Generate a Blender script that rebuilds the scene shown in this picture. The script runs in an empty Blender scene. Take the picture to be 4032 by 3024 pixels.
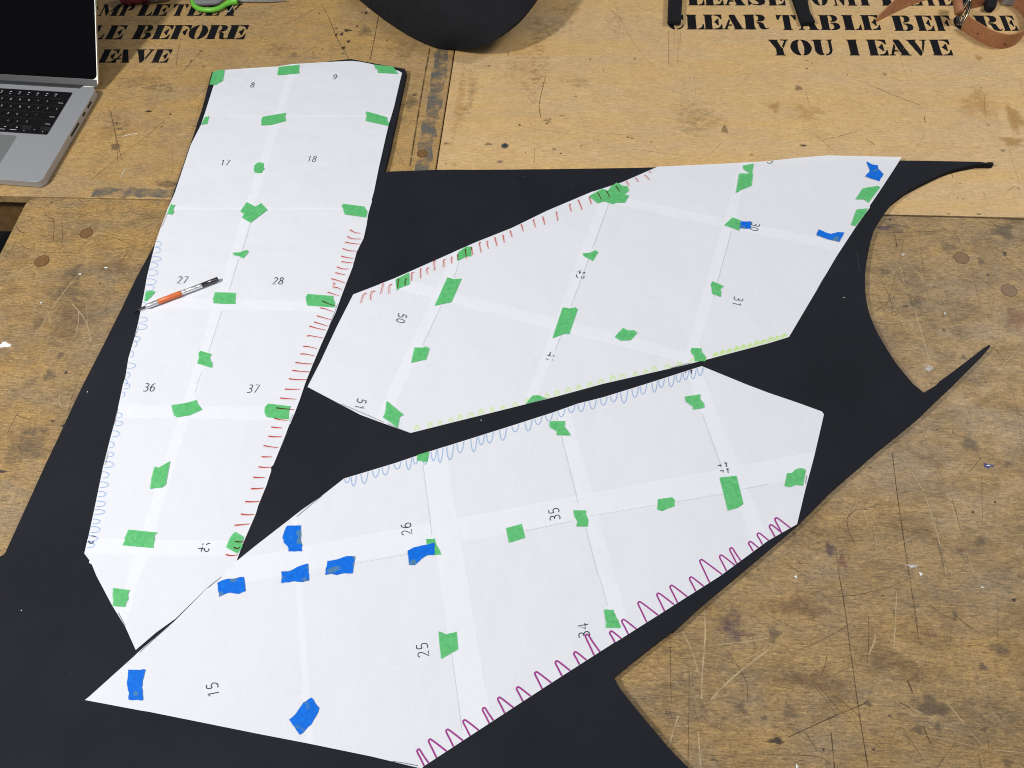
import bpy, bmesh, math, random
from mathutils import Vector, Matrix
from mathutils.geometry import tessellate_polygon
random.seed(7)
sc = bpy.context.scene
sc.cycles.transparent_max_bounces = 24
sc.cycles.filter_width = 1.05
C = sc.collection

# ------------------------------------------------------------------ camera
# world: table top is z = 0, x to the right, y away from the camera, metres
F = 3028.0                                   # focal length in photo pixels (4032 wide)
def _norm(v):
    return v.normalized()
_y = _norm(Vector((394.0, -5264.0, F)))
_n = _norm(_y.cross(Vector((1.0, -0.0775463551805469, 0.0))))
if _n.y > 0: _n = -_n
_x = _norm(_y.cross(_n))
RC = Matrix((_x, _y, _n))                    # rows: world axes in camera space (x right, y down, z forward)
CAM = Vector((0.0, 0.0, 1.0))
cam_d = bpy.data.cameras.new('camera')
cam_d.sensor_width = 36.0
cam_d.lens = 36.0 * F / 4032.0
cam_d.clip_start = 0.02
cam_d.clip_end = 60.0
cam_o = bpy.data.objects.new('camera', cam_d)
C.objects.link(cam_o)
right, down, fwd = RC.col[0], RC.col[1], RC.col[2]
cam_o.matrix_world = Matrix((
    (right.x, -down.x, -fwd.x, CAM.x),
    (right.y, -down.y, -fwd.y, CAM.y),
    (right.z, -down.z, -fwd.z, CAM.z),
    (0, 0, 0, 1)))
sc.camera = cam_o

# ------------------------------------------------------------------ light of the workshop: two ceiling fittings, an added fill lamp, dim room
sc.view_settings.view_transform = 'Standard'
sc.view_settings.look = 'None'
sc.view_settings.exposure = 0.0
sc.view_settings.gamma = 1.0
sc.view_settings.use_curve_mapping = False
w = bpy.data.worlds.new('World'); sc.world = w; w.use_nodes = True
w.node_tree.nodes['Background'].inputs[0].default_value = (0.86, 0.92, 1.0, 1)
w.node_tree.nodes['Background'].inputs[1].default_value = 0.16
def lamp(name, loc, target, sx, sy, power, col):
    d = bpy.data.lights.new(name, 'AREA'); d.shape = 'RECTANGLE'
    d.size = sx; d.size_y = sy; d.energy = power; d.color = col
    o = bpy.data.objects.new(name, d); C.objects.link(o)
    o.location = loc
    o.rotation_euler = (Vector(target) - Vector(loc)).to_track_quat('-Z', 'Y').to_euler()
    return o
lamp('overhead_light', (-1.68, 0.0, 1.95), (-0.4, 0.9, 0), 0.16, 0.30, 54, (1.0, 0.985, 0.95))
lamp('overhead_light', (1.75, 1.55, 2.0), (0.4, 0.9, 0), 0.25, 0.6, 30, (1.0, 0.985, 0.95))
lamp('overhead_light', (0.05, -0.30, 2.1), (0.0, 0.5, 0), 1.5, 0.9, 13.5, (0.97, 0.985, 1.0))  # broad soft fill lamp, added overhead near the camera to lift the shade

# ------------------------------------------------------------------ helpers
S = 2212.0 / 1008.0
def tp(c, r, x, y):                          # a point read off tile (c, r) of the enlarged photo -> photo pixel
    return (1008.0 * c + x / S, 756.0 * r + y / S)
def tps(c, r, pts): return [tp(c, r, x, y) for x, y in pts]
def W(p, z=0.0):                             # photo pixel -> point of the horizontal plane at height z
    d = RC @ Vector((p[0] - 2016.0, p[1] - 1512.0, F))
    t = (z - CAM.z) / d.z
    return CAM + d * t
def WL(pts, z=0.0): return [W(p, z) for p in pts]

def link(name, me, mat=None, parent=None):
    o = bpy.data.objects.new(name, me); C.objects.link(o)
    if mat is not None:
        for m in (mat if isinstance(mat, (list, tuple)) else [mat]): me.materials.append(m)
    if parent is not None: o.parent = parent
    return o
def tag(o, label=None, cat=None, group=None, kind=None):
    if label: o['label'] = label
    if cat: o['category'] = cat
    if group: o['group'] = group
    if kind: o['kind'] = kind
    return o
def thing(name, label, cat, group=None, loc=(0, 0, 0)):
    o = bpy.data.objects.new(name, None); C.objects.link(o); o.location = loc
    o.empty_display_size = 0.05
    return tag(o, label, cat, group)
class MB:
    def __init__(s): s.v = []; s.f = []; s.m = []
    def poly(s, pts, mi=0):
        pts = [Vector(p) for p in pts]
        b = len(s.v); s.v += pts
        for t in tessellate_polygon([pts]):
            a, bb, c = pts[t[0]], pts[t[1]], pts[t[2]]
            n = (bb - a).cross(c - a)
            t = (t[0], t[1], t[2]) if n.z >= 0 else (t[0], t[2], t[1])
            s.f.append(tuple(b + i for i in t)); s.m.append(mi)
    def prism(s, pts, z0, z1, mi=0):
        pts = [Vector((p[0], p[1], 0)) for p in pts]
        area = sum(pts[i].x * pts[(i + 1) % len(pts)].y - pts[(i + 1) % len(pts)].x * pts[i].y for i in range(len(pts)))
        if area < 0: pts.reverse()
        n = len(pts); b = len(s.v)
        s.v += [Vector((p.x, p.y, z1)) for p in pts] + [Vector((p.x, p.y, z0)) for p in pts]
        for t in tessellate_polygon([pts]):
            a, bb, c = pts[t[0]], pts[t[1]], pts[t[2]]
            if (bb - a).cross(c - a).z < 0: t = (t[0], t[2], t[1])
            s.f.append(tuple(b + i for i in t)); s.m.append(mi)
            s.f.append((b + n + t[0], b + n + t[2], b + n + t[1])); s.m.append(mi)
        for i in range(n):
            j = (i + 1) % n
            s.f.append((b + i, b + n + i, b + n + j, b + j)); s.m.append(mi)
    def box(s, x0, x1, y0, y1, z0, z1, mi=0):
        s.prism([(x0, y0), (x1, y0), (x1, y1), (x0, y1)], z0, z1, mi)
    def ribbon(s, pts, width, mi=0, taper=None):
        n = len(pts); b = len(s.v)
        for i, p in enumerate(pts):
            a = pts[max(0, i - 1)]; c = pts[min(n - 1, i + 1)]
            d = Vector((c[0] - a[0], c[1] - a[1], 0))
            if d.length < 1e-9: d = Vector((1, 0, 0))
            d.normalize(); q = Vector((-d.y, d.x, 0))
            h = 0.5 * width * (taper(i / (n - 1)) if taper else 1.0)
            s.v += [Vector(p) + q * h, Vector(p) - q * h]
        for i in range(n - 1):
            s.f.append((b + 2 * i, b + 2 * i + 1, b + 2 * i + 3, b + 2 * i + 2)); s.m.append(mi)
    def tube(s, pts, rad, seg=10, mi=0, caps=True):
        pts = [Vector(p) for p in pts]; n = len(pts); b = len(s.v)
        up = Vector((0, 0, 1))
        for i, p in enumerate(pts):
            d = (pts[min(n - 1, i + 1)] - pts[max(0, i - 1)]).normalized()
            u = up - d * up.dot(d)
            if u.length < 1e-3: u = Vector((1, 0, 0)) - d * d.x
            u.normalize(); v = d.cross(u)
            r = rad[i] if isinstance(rad, (list, tuple)) else rad
            for k in range(seg):
                a = 2 * math.pi * k / seg
                s.v.append(p + (u * math.cos(a) + v * math.sin(a)) * r)
        for i in range(n - 1):
            for k in range(seg):
                k2 = (k + 1) % seg
                s.f.append((b + i * seg + k, b + i * seg + k2, b + (i + 1) * seg + k2, b + (i + 1) * seg + k)); s.m.append(mi)
        if caps:
            s.f.append(tuple(b + k for k in reversed(range(seg)))); s.m.append(mi)
            s.f.append(tuple(b + (n - 1) * seg + k for k in range(seg))); s.m.append(mi)
    def build(s, name, mat, parent=None, smooth=False, bevel=0, seg=2):
        me = bpy.data.meshes.new(name)
        me.from_pydata([tuple(v) for v in s.v], [], s.f)
        for p, m in zip(me.polygons, s.m):
            p.material_index = m; p.use_smooth = smooth
        me.update()
        o = link(name, me, mat, parent)
        if bevel:
            bv = o.modifiers.new('bevel', 'BEVEL'); bv.width = bevel; bv.segments = seg
            bv.limit_method = 'ANGLE'; bv.angle_limit = math.radians(40)
        return o
def smooth_line(pts, sub=6, closed=False):
    P = [Vector(p) for p in pts]; n = len(P); out = []
    rng = n if closed else n - 1
    for i in range(rng):
        if closed: p0, p1, p2, p3 = P[(i - 1) % n], P[i], P[(i + 1) % n], P[(i + 2) % n]
        else: p0, p1, p2, p3 = P[max(0, i - 1)], P[i], P[i + 1], P[min(n - 1, i + 2)]
        for k in range(sub):
            t = k / sub
            out.append(0.5 * ((2 * p1) + (p2 - p0) * t + (2 * p0 - 5 * p1 + 4 * p2 - p3) * t * t + (3 * p1 - p0 - 3 * p2 + p3) * t ** 3))
    if not closed: out.append(P[-1])
    return out

# ------------------------------------------------------------------ materials
def newmat(name):
    m = bpy.data.materials.new(name); m.use_nodes = True
    return m, m.node_tree, m.node_tree.nodes['Principled BSDF'], m.node_tree.nodes['Material Output']
def coords(nt, scale=(1, 1, 1), rot=(0, 0, 0), loc=(0, 0, 0)):
    t = nt.nodes.new('ShaderNodeTexCoord'); mp = nt.nodes.new('ShaderNodeMapping')
    mp.inputs['Scale'].default_value = scale; mp.inputs['Rotation'].default_value = rot; mp.inputs['Location'].default_value = loc
    nt.links.new(t.outputs['Object'], mp.inputs['Vector']); return mp.outputs[0]
def noise(nt, vec, scale, detail=4, rough=0.55, dist=0.0):
    n = nt.nodes.new('ShaderNodeTexNoise')
    n.inputs['Scale'].default_value = scale; n.inputs['Detail'].default_value = detail
    n.inputs['Roughness'].default_value = rough; n.inputs['Distortion'].default_value = dist
    if vec is not None: nt.links.new(vec, n.inputs['Vector'])
    return n.outputs['Fac']
def ramp(nt, fac, stops):
    r = nt.nodes.new('ShaderNodeValToRGB')
    e = r.color_ramp.elements
    while len(e) < len(stops): e.new(0.5)
    for el, (p, c) in zip(e, stops):
        el.position = p; el.color = c if len(c) == 4 else (*c, 1)
    nt.links.new(fac, r.inputs[0]); return r.outputs[0]
def g(v): return (v, v, v, 1)
def mixc(nt, fac, a, b, mode='MIX'):
    m = nt.nodes.new('ShaderNodeMix'); m.data_type = 'RGBA'; m.blend_type = mode
    for sock, val in ((m.inputs[0], fac), (m.inputs[6], a), (m.inputs[7], b)):
        if hasattr(val, 'links') or hasattr(val, 'is_linked'): nt.links.new(val, sock)
        elif isinstance(val, (int, float)): sock.default_value = val
        else: sock.default_value = (*val, 1) if len(val) == 3 else val
    return m.outputs[2]
def math_n(nt, op, a, b=0.0):
    m = nt.nodes.new('ShaderNodeMath'); m.operation = op
    for sock, val in ((m.inputs[0], a), (m.inputs[1], b)):
        if isinstance(val, (int, float)): sock.default_value = val
        else: nt.links.new(val, sock)
    return m.outputs[0]
def bump(nt, bsdf, h, strength, dist=0.001):
    b = nt.nodes.new('ShaderNodeBump'); b.inputs['Strength'].default_value = strength; b.inputs['Distance'].default_value = dist
    nt.links.new(h, b.inputs['Height']); nt.links.new(b.outputs[0], bsdf.inputs['Normal'])
def flat(name, col, rough=0.5, metal=0.0, spec=0.5):
    m, nt, b, o = newmat(name)
    b.inputs['Base Color'].default_value = (*col, 1); b.inputs['Roughness'].default_value = rough
    b.inputs['Metallic'].default_value = metal; b.inputs['Specular IOR Level'].default_value = spec
    return m
def speckled(name, col, col2, scale, rough=0.6, metal=0.0, bs=0.0, spec=0.5):
    m, nt, b, o = newmat(name)
    f = noise(nt, coords(nt), scale, 5, 0.6)
    nt.links.new(ramp(nt, f, [(0.3, col), (0.7, col2)]), b.inputs['Base Color'])
    b.inputs['Roughness'].default_value = rough; b.inputs['Metallic'].default_value = metal
    b.inputs['Specular IOR Level'].default_value = spec
    if bs: bump(nt, b, f, bs)
    return m
def wood(name, light, mid, dark, wear, seed, spec=0.35):
    """varnished plywood: grain along x, dirt blotches, dark pores"""
    m, nt, b, o = newmat(name)
    L = (seed * 3.7, seed * 1.3, 0)
    v = coords(nt, (1, 1, 1), loc=L)
    grain = noise(nt, coords(nt, (42, 260, 1), loc=L), 1.0, 5, 0.68, 0.3)
    fine = noise(nt, coords(nt, (55, 560, 1), loc=L), 1.0, 3, 0.7)
    bands = noise(nt, coords(nt, (1.6, 17, 1), loc=(L[0] + 2, 8, 0)), 1.0, 5, 0.6, 0.6)
    blot = noise(nt, coords(nt, (1, 1.9, 1), loc=L), 5.0, 6, 0.62, 0.5)
    blot2 = noise(nt, coords(nt, (1, 1.7, 1), loc=(L[0] + 4, 2, 0)), 15.0, 8, 0.70, 0.5)
    mott = noise(nt, coords(nt, (1, 2.0, 1), loc=(L[0] + 9, 5, 0)), 150.0, 6, 0.72, 0.3)
    soft = lambda f, lo, hi, k: math_n(nt, 'MULTIPLY', ramp(nt, f, [(lo, g(0)), (hi, g(1))]), k)
    warm = (light[0] * 1.02, light[1] * 0.90, light[2] * 0.62)
    c = mixc(nt, soft(grain, 0.32, 0.68, 0.85), light, mid)
    c = mixc(nt, soft(bands, 0.42, 0.62, 0.75), c, warm)
    c = mixc(nt, soft(blot, 0.40, 0.66, 0.85 * wear), c, mid)
    c = mixc(nt, soft(blot2, 0.44, 0.76, 0.88 * wear), c, dark)
    grey = tuple(0.80 * (0.35 * x + 0.65 * (sum(mid) / 3)) + 0.02 for x in mid)
    g1 = noise(nt, coords(nt, (1, 1.5, 1), loc=(L[0] + 14, 1, 0)), 8.0, 8, 0.68, 0.5)
    c = mixc(nt, soft(g1, 0.44, 0.70, 0.68 * wear), c, grey)
    c = mixc(nt, soft(mott, 0.42, 0.72, 0.26 + 0.55 * wear), c, dark)
    pal = noise(nt, coords(nt, (1, 3.0, 1), loc=(L[0] + 21, 3, 0)), 38.0, 7, 0.72, 0.4)
    c = mixc(nt, soft(pal, 0.50, 0.80, 0.55), c, tuple(min(1, x * 1.22) for x in light))
    speck = noise(nt, coords(nt, (1, 2.0, 1), loc=(L[0] + 31, 7, 0)), 330.0, 4, 0.75, 0.0)
    spl = noise(nt, coords(nt, (90, 420, 1), loc=(L[0] + 41, 2, 0)), 1.0, 3, 0.7)
    c = mixc(nt, soft(speck, 0.50, 0.66, 0.22 + 0.38 * wear), c, tuple(x * 0.8 for x in dark))
    c = mixc(nt, soft(spl, 0.56, 0.70, 0.25 + 0.25 * wear), c, tuple(min(1, x * 1.3) for x in light))
    c = mixc(nt, soft(fine, 0.52, 0.66, 0.20 + 0.38 * wear), c, tuple(x * 0.5 for x in dark))
    nt.links.new(c, b.inputs['Base Color'])
    nt.links.new(ramp(nt, blot2, [(0.3, g(0.42)), (0.75, g(0.68))]), b.inputs['Roughness'])
    b.inputs['Specular IOR Level'].default_value = spec
    bump(nt, b, fine, 0.12, 0.0006)
    return m
M = {}
M['bench'] = wood('worn_plywood', (0.47, 0.310, 0.130), (0.33, 0.208, 0.082), (0.105, 0.066, 0.030), 0.95, 1)
M['left_top'] = wood('scuffed_plywood', (0.53, 0.350, 0.150), (0.40, 0.248, 0.095), (0.155, 0.098, 0.044), 0.62, 2)
M['right_top'] = wood('varnished_plywood', (0.66, 0.465, 0.245), (0.54, 0.360, 0.165), (0.30, 0.185, 0.080), 0.36, 3)
M['beam'] = wood('dark_beam_wood', (0.22, 0.12, 0.045), (0.15, 0.08, 0.03), (0.07, 0.04, 0.018), 0.6, 4)
M['plug'] = speckled('plug_wood', (0.13, 0.062, 0.018), (0.20, 0.105, 0.032), 200, 0.5)
M['plug_rim'] = flat('plug_glue_line', (0.05, 0.028, 0.012), 0.6)
M['floor'] = speckled('dark_floor', (0.010, 0.010, 0.012), (0.02, 0.02, 0.022), 12, 0.7)

# black EVA foam
m, nt, b, o = newmat('black_foam')
v = coords(nt)
f1 = noise(nt, v, 900, 2, 0.6); f2 = noise(nt, v, 6, 4, 0.6)
c = ramp(nt, f2, [(0.3, (0.0088, 0.0096, 0.0135)), (0.75, (0.0145, 0.0155, 0.0212))])
dust = ramp(nt, noise(nt, coords(nt, loc=(3, 1, 0)), 60, 6, 0.75), [(0.64, g(0)), (0.80, g(1))])
c = mixc(nt, math_n(nt, 'MULTIPLY', dust, 0.22), c, (0.07, 0.072, 0.08))
nt.links.new(c, b.inputs['Base Color']); b.inputs['Roughness'].default_value = 0.80
b.inputs['Specular IOR Level'].default_value = 0.14
bump(nt, b, f1, 0.25, 0.0004)
M['foam'] = m
M['foam_dark'] = speckled('dense_black_foam', (0.010, 0.010, 0.012), (0.014, 0.014, 0.016), 40, 0.85, 0, 0.1, 0.12)

# printer paper: some light passes through, so a double layer reads whiter
m, nt, b, o = newmat('printer_paper')
nt.nodes.remove(b)
d = nt.nodes.new('ShaderNodeBsdfDiffuse'); t = nt.nodes.new('ShaderNodeBsdfTranslucent'); mx = nt.nodes.new('ShaderNodeMixShader')
v = coords(nt)
pf = noise(nt, v, 260, 3, 0.6)
pc = ramp(nt, pf, [(0.3, (0.790, 0.804, 0.860)), (0.7, (0.825, 0.838, 0.892))])
nt.links.new(pc, d.inputs[0]); t.inputs[0].default_value = (0.90, 0.92, 0.96, 1)
mx.inputs[0].default_value = 0.20
bm_ = nt.nodes.new('ShaderNodeBump'); bm_.inputs['Strength'].default_value = 0.5; bm_.inputs['Distance'].default_value = 0.016
nt.links.new(noise(nt, v, 9, 3, 0.5), bm_.inputs['Height']); nt.links.new(bm_.outputs[0], d.inputs['Normal'])
nt.links.new(d.outputs[0], mx.inputs[1]); nt.links.new(t.outputs[0], mx.inputs[2]); nt.links.new(mx.outputs[0], o.inputs[0])
M['paper'] = m
M['paper_edge'] = flat('paper_cut_edge', (0.52, 0.54, 0.58), 0.8)

def tape(name, col, col2, tcol, tf, olive=False):
    m, nt, b, o = newmat(name)
    v = coords(nt)
    f = noise(nt, v, 190, 5, 0.65)
    c = ramp(nt, f, [(0.3, col), (0.7, col2)])
    if olive:
        n2 = noise(nt, coords(nt, (1, 1, 1), loc=(0.3, 0.7, 0)), 62, 1, 0.4)
        c = mixc(nt, math_n(nt, 'MULTIPLY', ramp(nt, n2, [(0.60, g(0)), (0.64, g(1))]), 0.7), c, (0.09, 0.20, 0.22))
    nt.links.new(c, b.inputs['Base Color']); b.inputs['Roughness'].default_value = 0.6
    b.inputs['Specular IOR Level'].default_value = 0.25
    bump(nt, b, noise(nt, coords(nt, (1, 1, 1)), 420, 3, 0.6), 0.3, 0.0004)
    tr = nt.nodes.new('ShaderNodeBsdfTransparent'); tr.inputs[0].default_value = (*tcol, 1)
    mx = nt.nodes.new('ShaderNodeMixShader'); mx.inputs[0].default_value = tf
    nt.links.new(b.outputs[0], mx.inputs[1]); nt.links.new(tr.outputs[0], mx.inputs[2]); nt.links.new(mx.outputs[0], o.inputs[0])
    return m
M['green'] = tape('green_masking_tape', (0.085, 0.45, 0.145), (0.165, 0.60, 0.235), (0.24, 0.72, 0.34), 0.24)
M['blue'] = tape('blue_masking_tape', (0.002, 0.105, 0.52), (0.006, 0.155, 0.70), (0.1, 0.35, 0.9), 0.0, True)
M['blue'].node_tree.nodes['Principled BSDF'].inputs['Specular IOR Level'].default_value = 0.08

def alpha_ink(name, col, a, nscale=None, lo=0.35, hi=0.6, rough=0.6):
    m, nt, b, o = newmat(name)
    b.inputs['Base Color'].default_value = (*col, 1); b.inputs['Roughness'].default_value = rough
    b.inputs['Specular IOR Level'].default_value = 0.3
    tr = nt.nodes.new('ShaderNodeBsdfTransparent'); mx = nt.nodes.new('ShaderNodeMixShader')
    if nscale:
        f = noise(nt, coords(nt), nscale, 5, 0.7)
        nt.links.new(math_n(nt, 'MULTIPLY', ramp(nt, f, [(lo, g(0)), (hi, g(1))]), a), mx.inputs[0])
    else: mx.inputs[0].default_value = a
    nt.links.new(tr.outputs[0], mx.inputs[1]); nt.links.new(b.outputs[0], mx.inputs[2]); nt.links.new(mx.outputs[0], o.inputs[0])
    return m
def filter_ink(name, col):
    m, nt, b, o = newmat(name); nt.nodes.remove(b)
    tr = nt.nodes.new('ShaderNodeBsdfTransparent'); tr.inputs[0].default_value = (*col, 1)
    nt.links.new(tr.outputs[0], o.inputs[0]); return m
M['stencil'] = alpha_ink('black_stencil_paint', (0.006, 0.006, 0.008), 1.0, 120, 0.27, 0.37, 0.75)
M['stencil'].node_tree.nodes['Principled BSDF'].inputs['Specular IOR Level'].default_value = 0.12
M['red'] = filter_ink('red_pen_ink', (0.74, 0.20, 0.155))
M['bluepen'] = filter_ink('blue_pencil', (0.55, 0.68, 0.88))
M['purple'] = alpha_ink('purple_marker_ink', (0.30, 0.022, 0.22), 0.97)
M['lime'] = filter_ink('lime_highlighter', (0.93, 1.0, 0.80))
M['print'] = alpha_ink('printed_black', (0.025, 0.027, 0.035), 0.95)
M['printline'] = alpha_ink('printed_line', (0.10, 0.11, 0.13), 0.8)
M['scr_dark'] = alpha_ink('dark_scratch', (0.055, 0.032, 0.014), 0.7, 60, 0.25, 0.6)
M['scr_light'] = alpha_ink('pale_scratch', (0.56, 0.43, 0.25), 0.72, 60, 0.22, 0.55)
M['greypaint'] = alpha_ink('worn_grey_paint', (0.115, 0.122, 0.125), 0.8, 38, 0.38, 0.64)

def stain(name, col, a, lo=0.25, hi=1.0, na=2.4, ns=70):
    """soft edged spot: strength comes from how far inside the spot a point lies, broken up by noise"""
    m, nt, b, o = newmat(name)
    b.inputs['Base Color'].default_value = (*col, 1); b.inputs['Roughness'].default_value = 0.6
    at = nt.nodes.new('ShaderNodeAttribute'); at.attribute_name = 'core'
    f = noise(nt, coords(nt, (1, 1.5, 1)), ns, 8, 0.78, 0.3)
    s_ = math_n(nt, 'ADD', at.outputs['Fac'], math_n(nt, 'MULTIPLY', math_n(nt, 'SUBTRACT', f, 0.5), na))
    tr = nt.nodes.new('ShaderNodeBsdfTransparent'); mx = nt.nodes.new('ShaderNodeMixShader')
    nt.links.new(math_n(nt, 'MULTIPLY', ramp(nt, s_, [(lo, g(0)), (hi, g(1))]), a), mx.inputs[0])
    nt.links.new(tr.outputs[0], mx.inputs[1]); nt.links.new(b.outputs[0], mx.inputs[2]); nt.links.new(mx.outputs[0], o.inputs[0])
    return m
ST = [stain('grime_stain', (0.085, 0.070, 0.056), 0.42), stain('brown_stain', (0.15, 0.083, 0.036), 0.40),
      stain('black_mark', (0.024, 0.020, 0.018), 0.72, .3, .75, 1.8), stain('purple_stain', (0.10, 0.05, 0.09), 0.6),
      stain('red_stain', (0.24, 0.09, 0.06), 0.45), stain('white_paint_fleck', (0.75, 0.75, 0.74), 0.95, .25, .6, 1.3, 160),
      stain('orange_stain', (0.42, 0.22, 0.05), 0.45), stain('blue_ink', (0.03, 0.035, 0.16), 0.9, .2, .5, 0.5)]
SK = dict(grime=0, brown=1, black=2, purple=3, red=4, white=5, orange=6, blue=7)
class Stains:
    def __init__(s): s.v = []; s.f = []; s.m = []; s.a = []
    def add(s, px, rx, ry, kind, z, k=1.0):
        c = W(px, z); e = W((px[0] + rx, px[1]), z); u = W((px[0], px[1] - ry), z)
        ax, ay = (e - c).length, (u - c).length
        b = len(s.v); s.v.append(c); s.a.append(1.0 * k)
        n = 20; ph = random.random() * 6
        for ring, val in ((0.55, 0.8), (1.15, 0.0)):
            for i in range(n):
                t = 2 * math.pi * i / n
                r = ring * (1 + 0.22 * math.sin(3 * t + ph) + 0.13 * math.sin(5 * t + 2 * ph))
                s.v.append(Vector((c.x + ax * r * math.cos(t), c.y + ay * r * math.sin(t), z))); s.a.append(val * k)
        for i in range(n):
            j = (i + 1) % n
            s.f.append((b, b + 1 + i, b + 1 + j)); s.m.append(SK[kind])
            s.f.append((b + 1 + i, b + 1 + n + i, b + 1 + n + j, b + 1 + j)); s.m.append(SK[kind])
    def build(s, name, parent):
        me = bpy.data.meshes.new(name); me.from_pydata([tuple(v) for v in s.v], [], s.f)
        at = me.attributes.new('core', 'FLOAT', 'POINT')
        for i, a in enumerate(s.a): at.data[i].value = a
        o = link(name, me, ST, parent)
        for p, mi in zip(me.polygons, s.m): p.material_index = mi
        return o
M['alu'] = speckled('silver_aluminium', (0.42, 0.43, 0.455), (0.46, 0.47, 0.50), 500, 0.5, 0.6)
M['alu_rim'] = flat('bright_aluminium_rim', (0.58, 0.57, 0.54), 0.3, 0.8)
M['glass'] = flat('black_screen_glass', (0.002, 0.002, 0.003), 0.10, 0, 0.12)
M['hinge'] = flat('dark_hinge_plastic', (0.028, 0.029, 0.031), 0.5)
M['key'] = flat('black_key_plastic', (0.006, 0.006, 0.007), 0.5, 0, 0.1)
M['well'] = flat('black_key_well', (0.005, 0.005, 0.006), 0.6)
M['legend'] = flat('pale_key_print', (0.55, 0.57, 0.60), 0.6)
M['pad'] = flat('grey_trackpad', (0.27, 0.285, 0.275), 0.35, 0.55)
M['chrome'] = flat('polished_steel', (0.82, 0.82, 0.84), 0.30, 0.8)
M['knurl'] = speckled('knurled_steel', (0.45, 0.45, 0.47), (0.85, 0.85, 0.87), 1400, 0.35, 0.7, 0.3)
M['orange'] = speckled('orange_sleeve', (0.55, 0.11, 0.03), (0.70, 0.17, 0.05), 160, 0.4)
M['dark_steel'] = flat('dark_steel', (0.10, 0.09, 0.10), 0.25, 0.9)
M['lime_plastic'] = flat('lime_green_plastic', (0.13, 0.46, 0.035), 0.38)
M['grey_rubber'] = speckled('grey_rubber', (0.14, 0.14, 0.145), (0.19, 0.19, 0.195), 300, 0.7)
M['leather'] = speckled('tan_leather', (0.29, 0.115, 0.05), (0.38, 0.165, 0.075), 120, 0.5, 0, 0.15)
M['brass'] = flat('brass_ring_metal', (0.30, 0.27, 0.17), 0.2, 1.0)
M['red_plastic'] = flat('dark_red_plastic', (0.16, 0.02, 0.03), 0.35)
M['silver_foil'] = speckled('brushed_silver', (0.36, 0.37, 0.38), (0.48, 0.49, 0.5), 180, 0.4, 0.7)
M['thread'] = flat('white_thread_cotton', (0.75, 0.73, 0.66), 0.8)
M['grey_sheet'] = speckled('grey_crumpled_plastic', (0.16, 0.14, 0.13), (0.30, 0.28, 0.27), 26, 0.35)
M['screw'] = speckled('zinc_screw', (0.14, 0.15, 0.15), (0.26, 0.27, 0.27), 500, 0.35, 0.8)

# ------------------------------------------------------------------ setting: floor and the benches
mb = MB(); mb.box(-4, 4, -3, 5, -0.80, -0.78); tag(mb.build('floor', M['floor']), kind='structure')

SEAM_Y, SEAM_X = 0.929, -0.2425
TH = 0.018
def bench(label, x0, x1, y0, y1, mat, rounded=None):
    t = thing('workbench', label, 'workbench', 'plywood benches pushed together', (0.5 * (x0 + x1), 0.5 * (y0 + y1), -0.78))
    off = -Vector(t.location)
    pts = [(x0, y0), (x1, y0), (x1, y1), (x0, y1)]
    if rounded:
        r = rounded
        pts = [(x0, y0), (x1, y0), (x1, y1)] + [(x0 + r - r * math.sin(a), y1 - r + r * math.cos(a)) for a in [i * math.pi / 16 for i in range(9)]]
    def P(mb, name, mat, bevel=0):
        o = mb.build(name, mat, t, bevel=bevel); o.matrix_parent_inverse = Matrix.Translation(off); return o
    mb = MB(); mb.prism(pts, -TH, 0.0); P(mb, 'table_top', mat, 0.0015)
    mb = MB(); mb.box(x0 + .012, x1 - .012, y0 + 0.012, y0 + .042, -TH - .095, -TH - .0005); P(mb, 'apron', M['beam'], 0.001)
    mb = MB(); mb.box(x0 + .012, x1 - .012, y1 - 0.042, y1 - .012, -TH - .095, -TH - .0005); P(mb, 'apron', M['beam'], 0.001)
    for sx in (x0 + .02, x1 - .10):
        for sy in (y0 + .05, y1 - .13):
            mb = MB(); mb.box(sx, sx + .08, sy, sy + .08, -0.78, -TH - .0005); P(mb, 'leg', M['beam'], 0.002)
    return t, P
near, nearP = bench('dark scratched plywood bench under the paper patterns, nearest the camera', -0.976, 1.35, -0.35, SEAM_Y - 0.0012, M['bench'], 0.020)
fleft, fleftP = bench('plywood bench under the laptop, with worn grey paint along its edges', -1.75, SEAM_X - 0.0012, SEAM_Y + 0.0012, 2.15, M['left_top'])
fright, frightP = bench('lighter plywood bench behind the foam, stencilled across its right half', SEAM_X + 0.0012, 1.35, SEAM_Y + 0.0016, 2.15, M['right_top'])

# ---- scratches (ribbons a hair above the varnish)
Z_S, Z_ST, Z_L = 0.00025, 0.00015, 0.00035
def scratches(P, traced, n, box, seed, light_share=0.45):
    rnd = random.Random(seed); mb = MB()
    for pts, wd, k in traced:
        mb.ribbon(smooth_line(WL(pts, Z_S), 4), wd, k)
    x0, x1, y0, y1 = box
    for i in range(n):
        x, y = rnd.uniform(x0, x1), rnd.uniform(y0, y1)
        L = min(0.30, rnd.expovariate(1 / 0.045)); a = rnd.choice([rnd.gauss(0, .25), rnd.gauss(math.pi / 2, .35), rnd.uniform(0, math.pi)])
        bend = rnd.gauss(0, .12)
        p = [(x + math.cos(a + bend * s) * L * s, y + math.sin(a + bend * s) * L * s) for s in (0, .33, .66, 1)]
        if any(q[0] < x0 or q[0] > x1 or q[1] < y0 or q[1] > y1 for q in p): continue
        k = 1 if rnd.random() < light_share else 0
        mb.ribbon([Vector((*q, Z_S + 0.00002 * (i % 4))) for q in p], rnd.choice([.0003, .0004, .0005, .0008]), k, lambda s: 0.3 + 0.7 * math.sin(math.pi * min(.97, max(.03, s))))
    return tag(P(mb, 'scratch_marks', [M['scr_dark'], M['scr_light']]), kind='stuff')
T = tps
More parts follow.
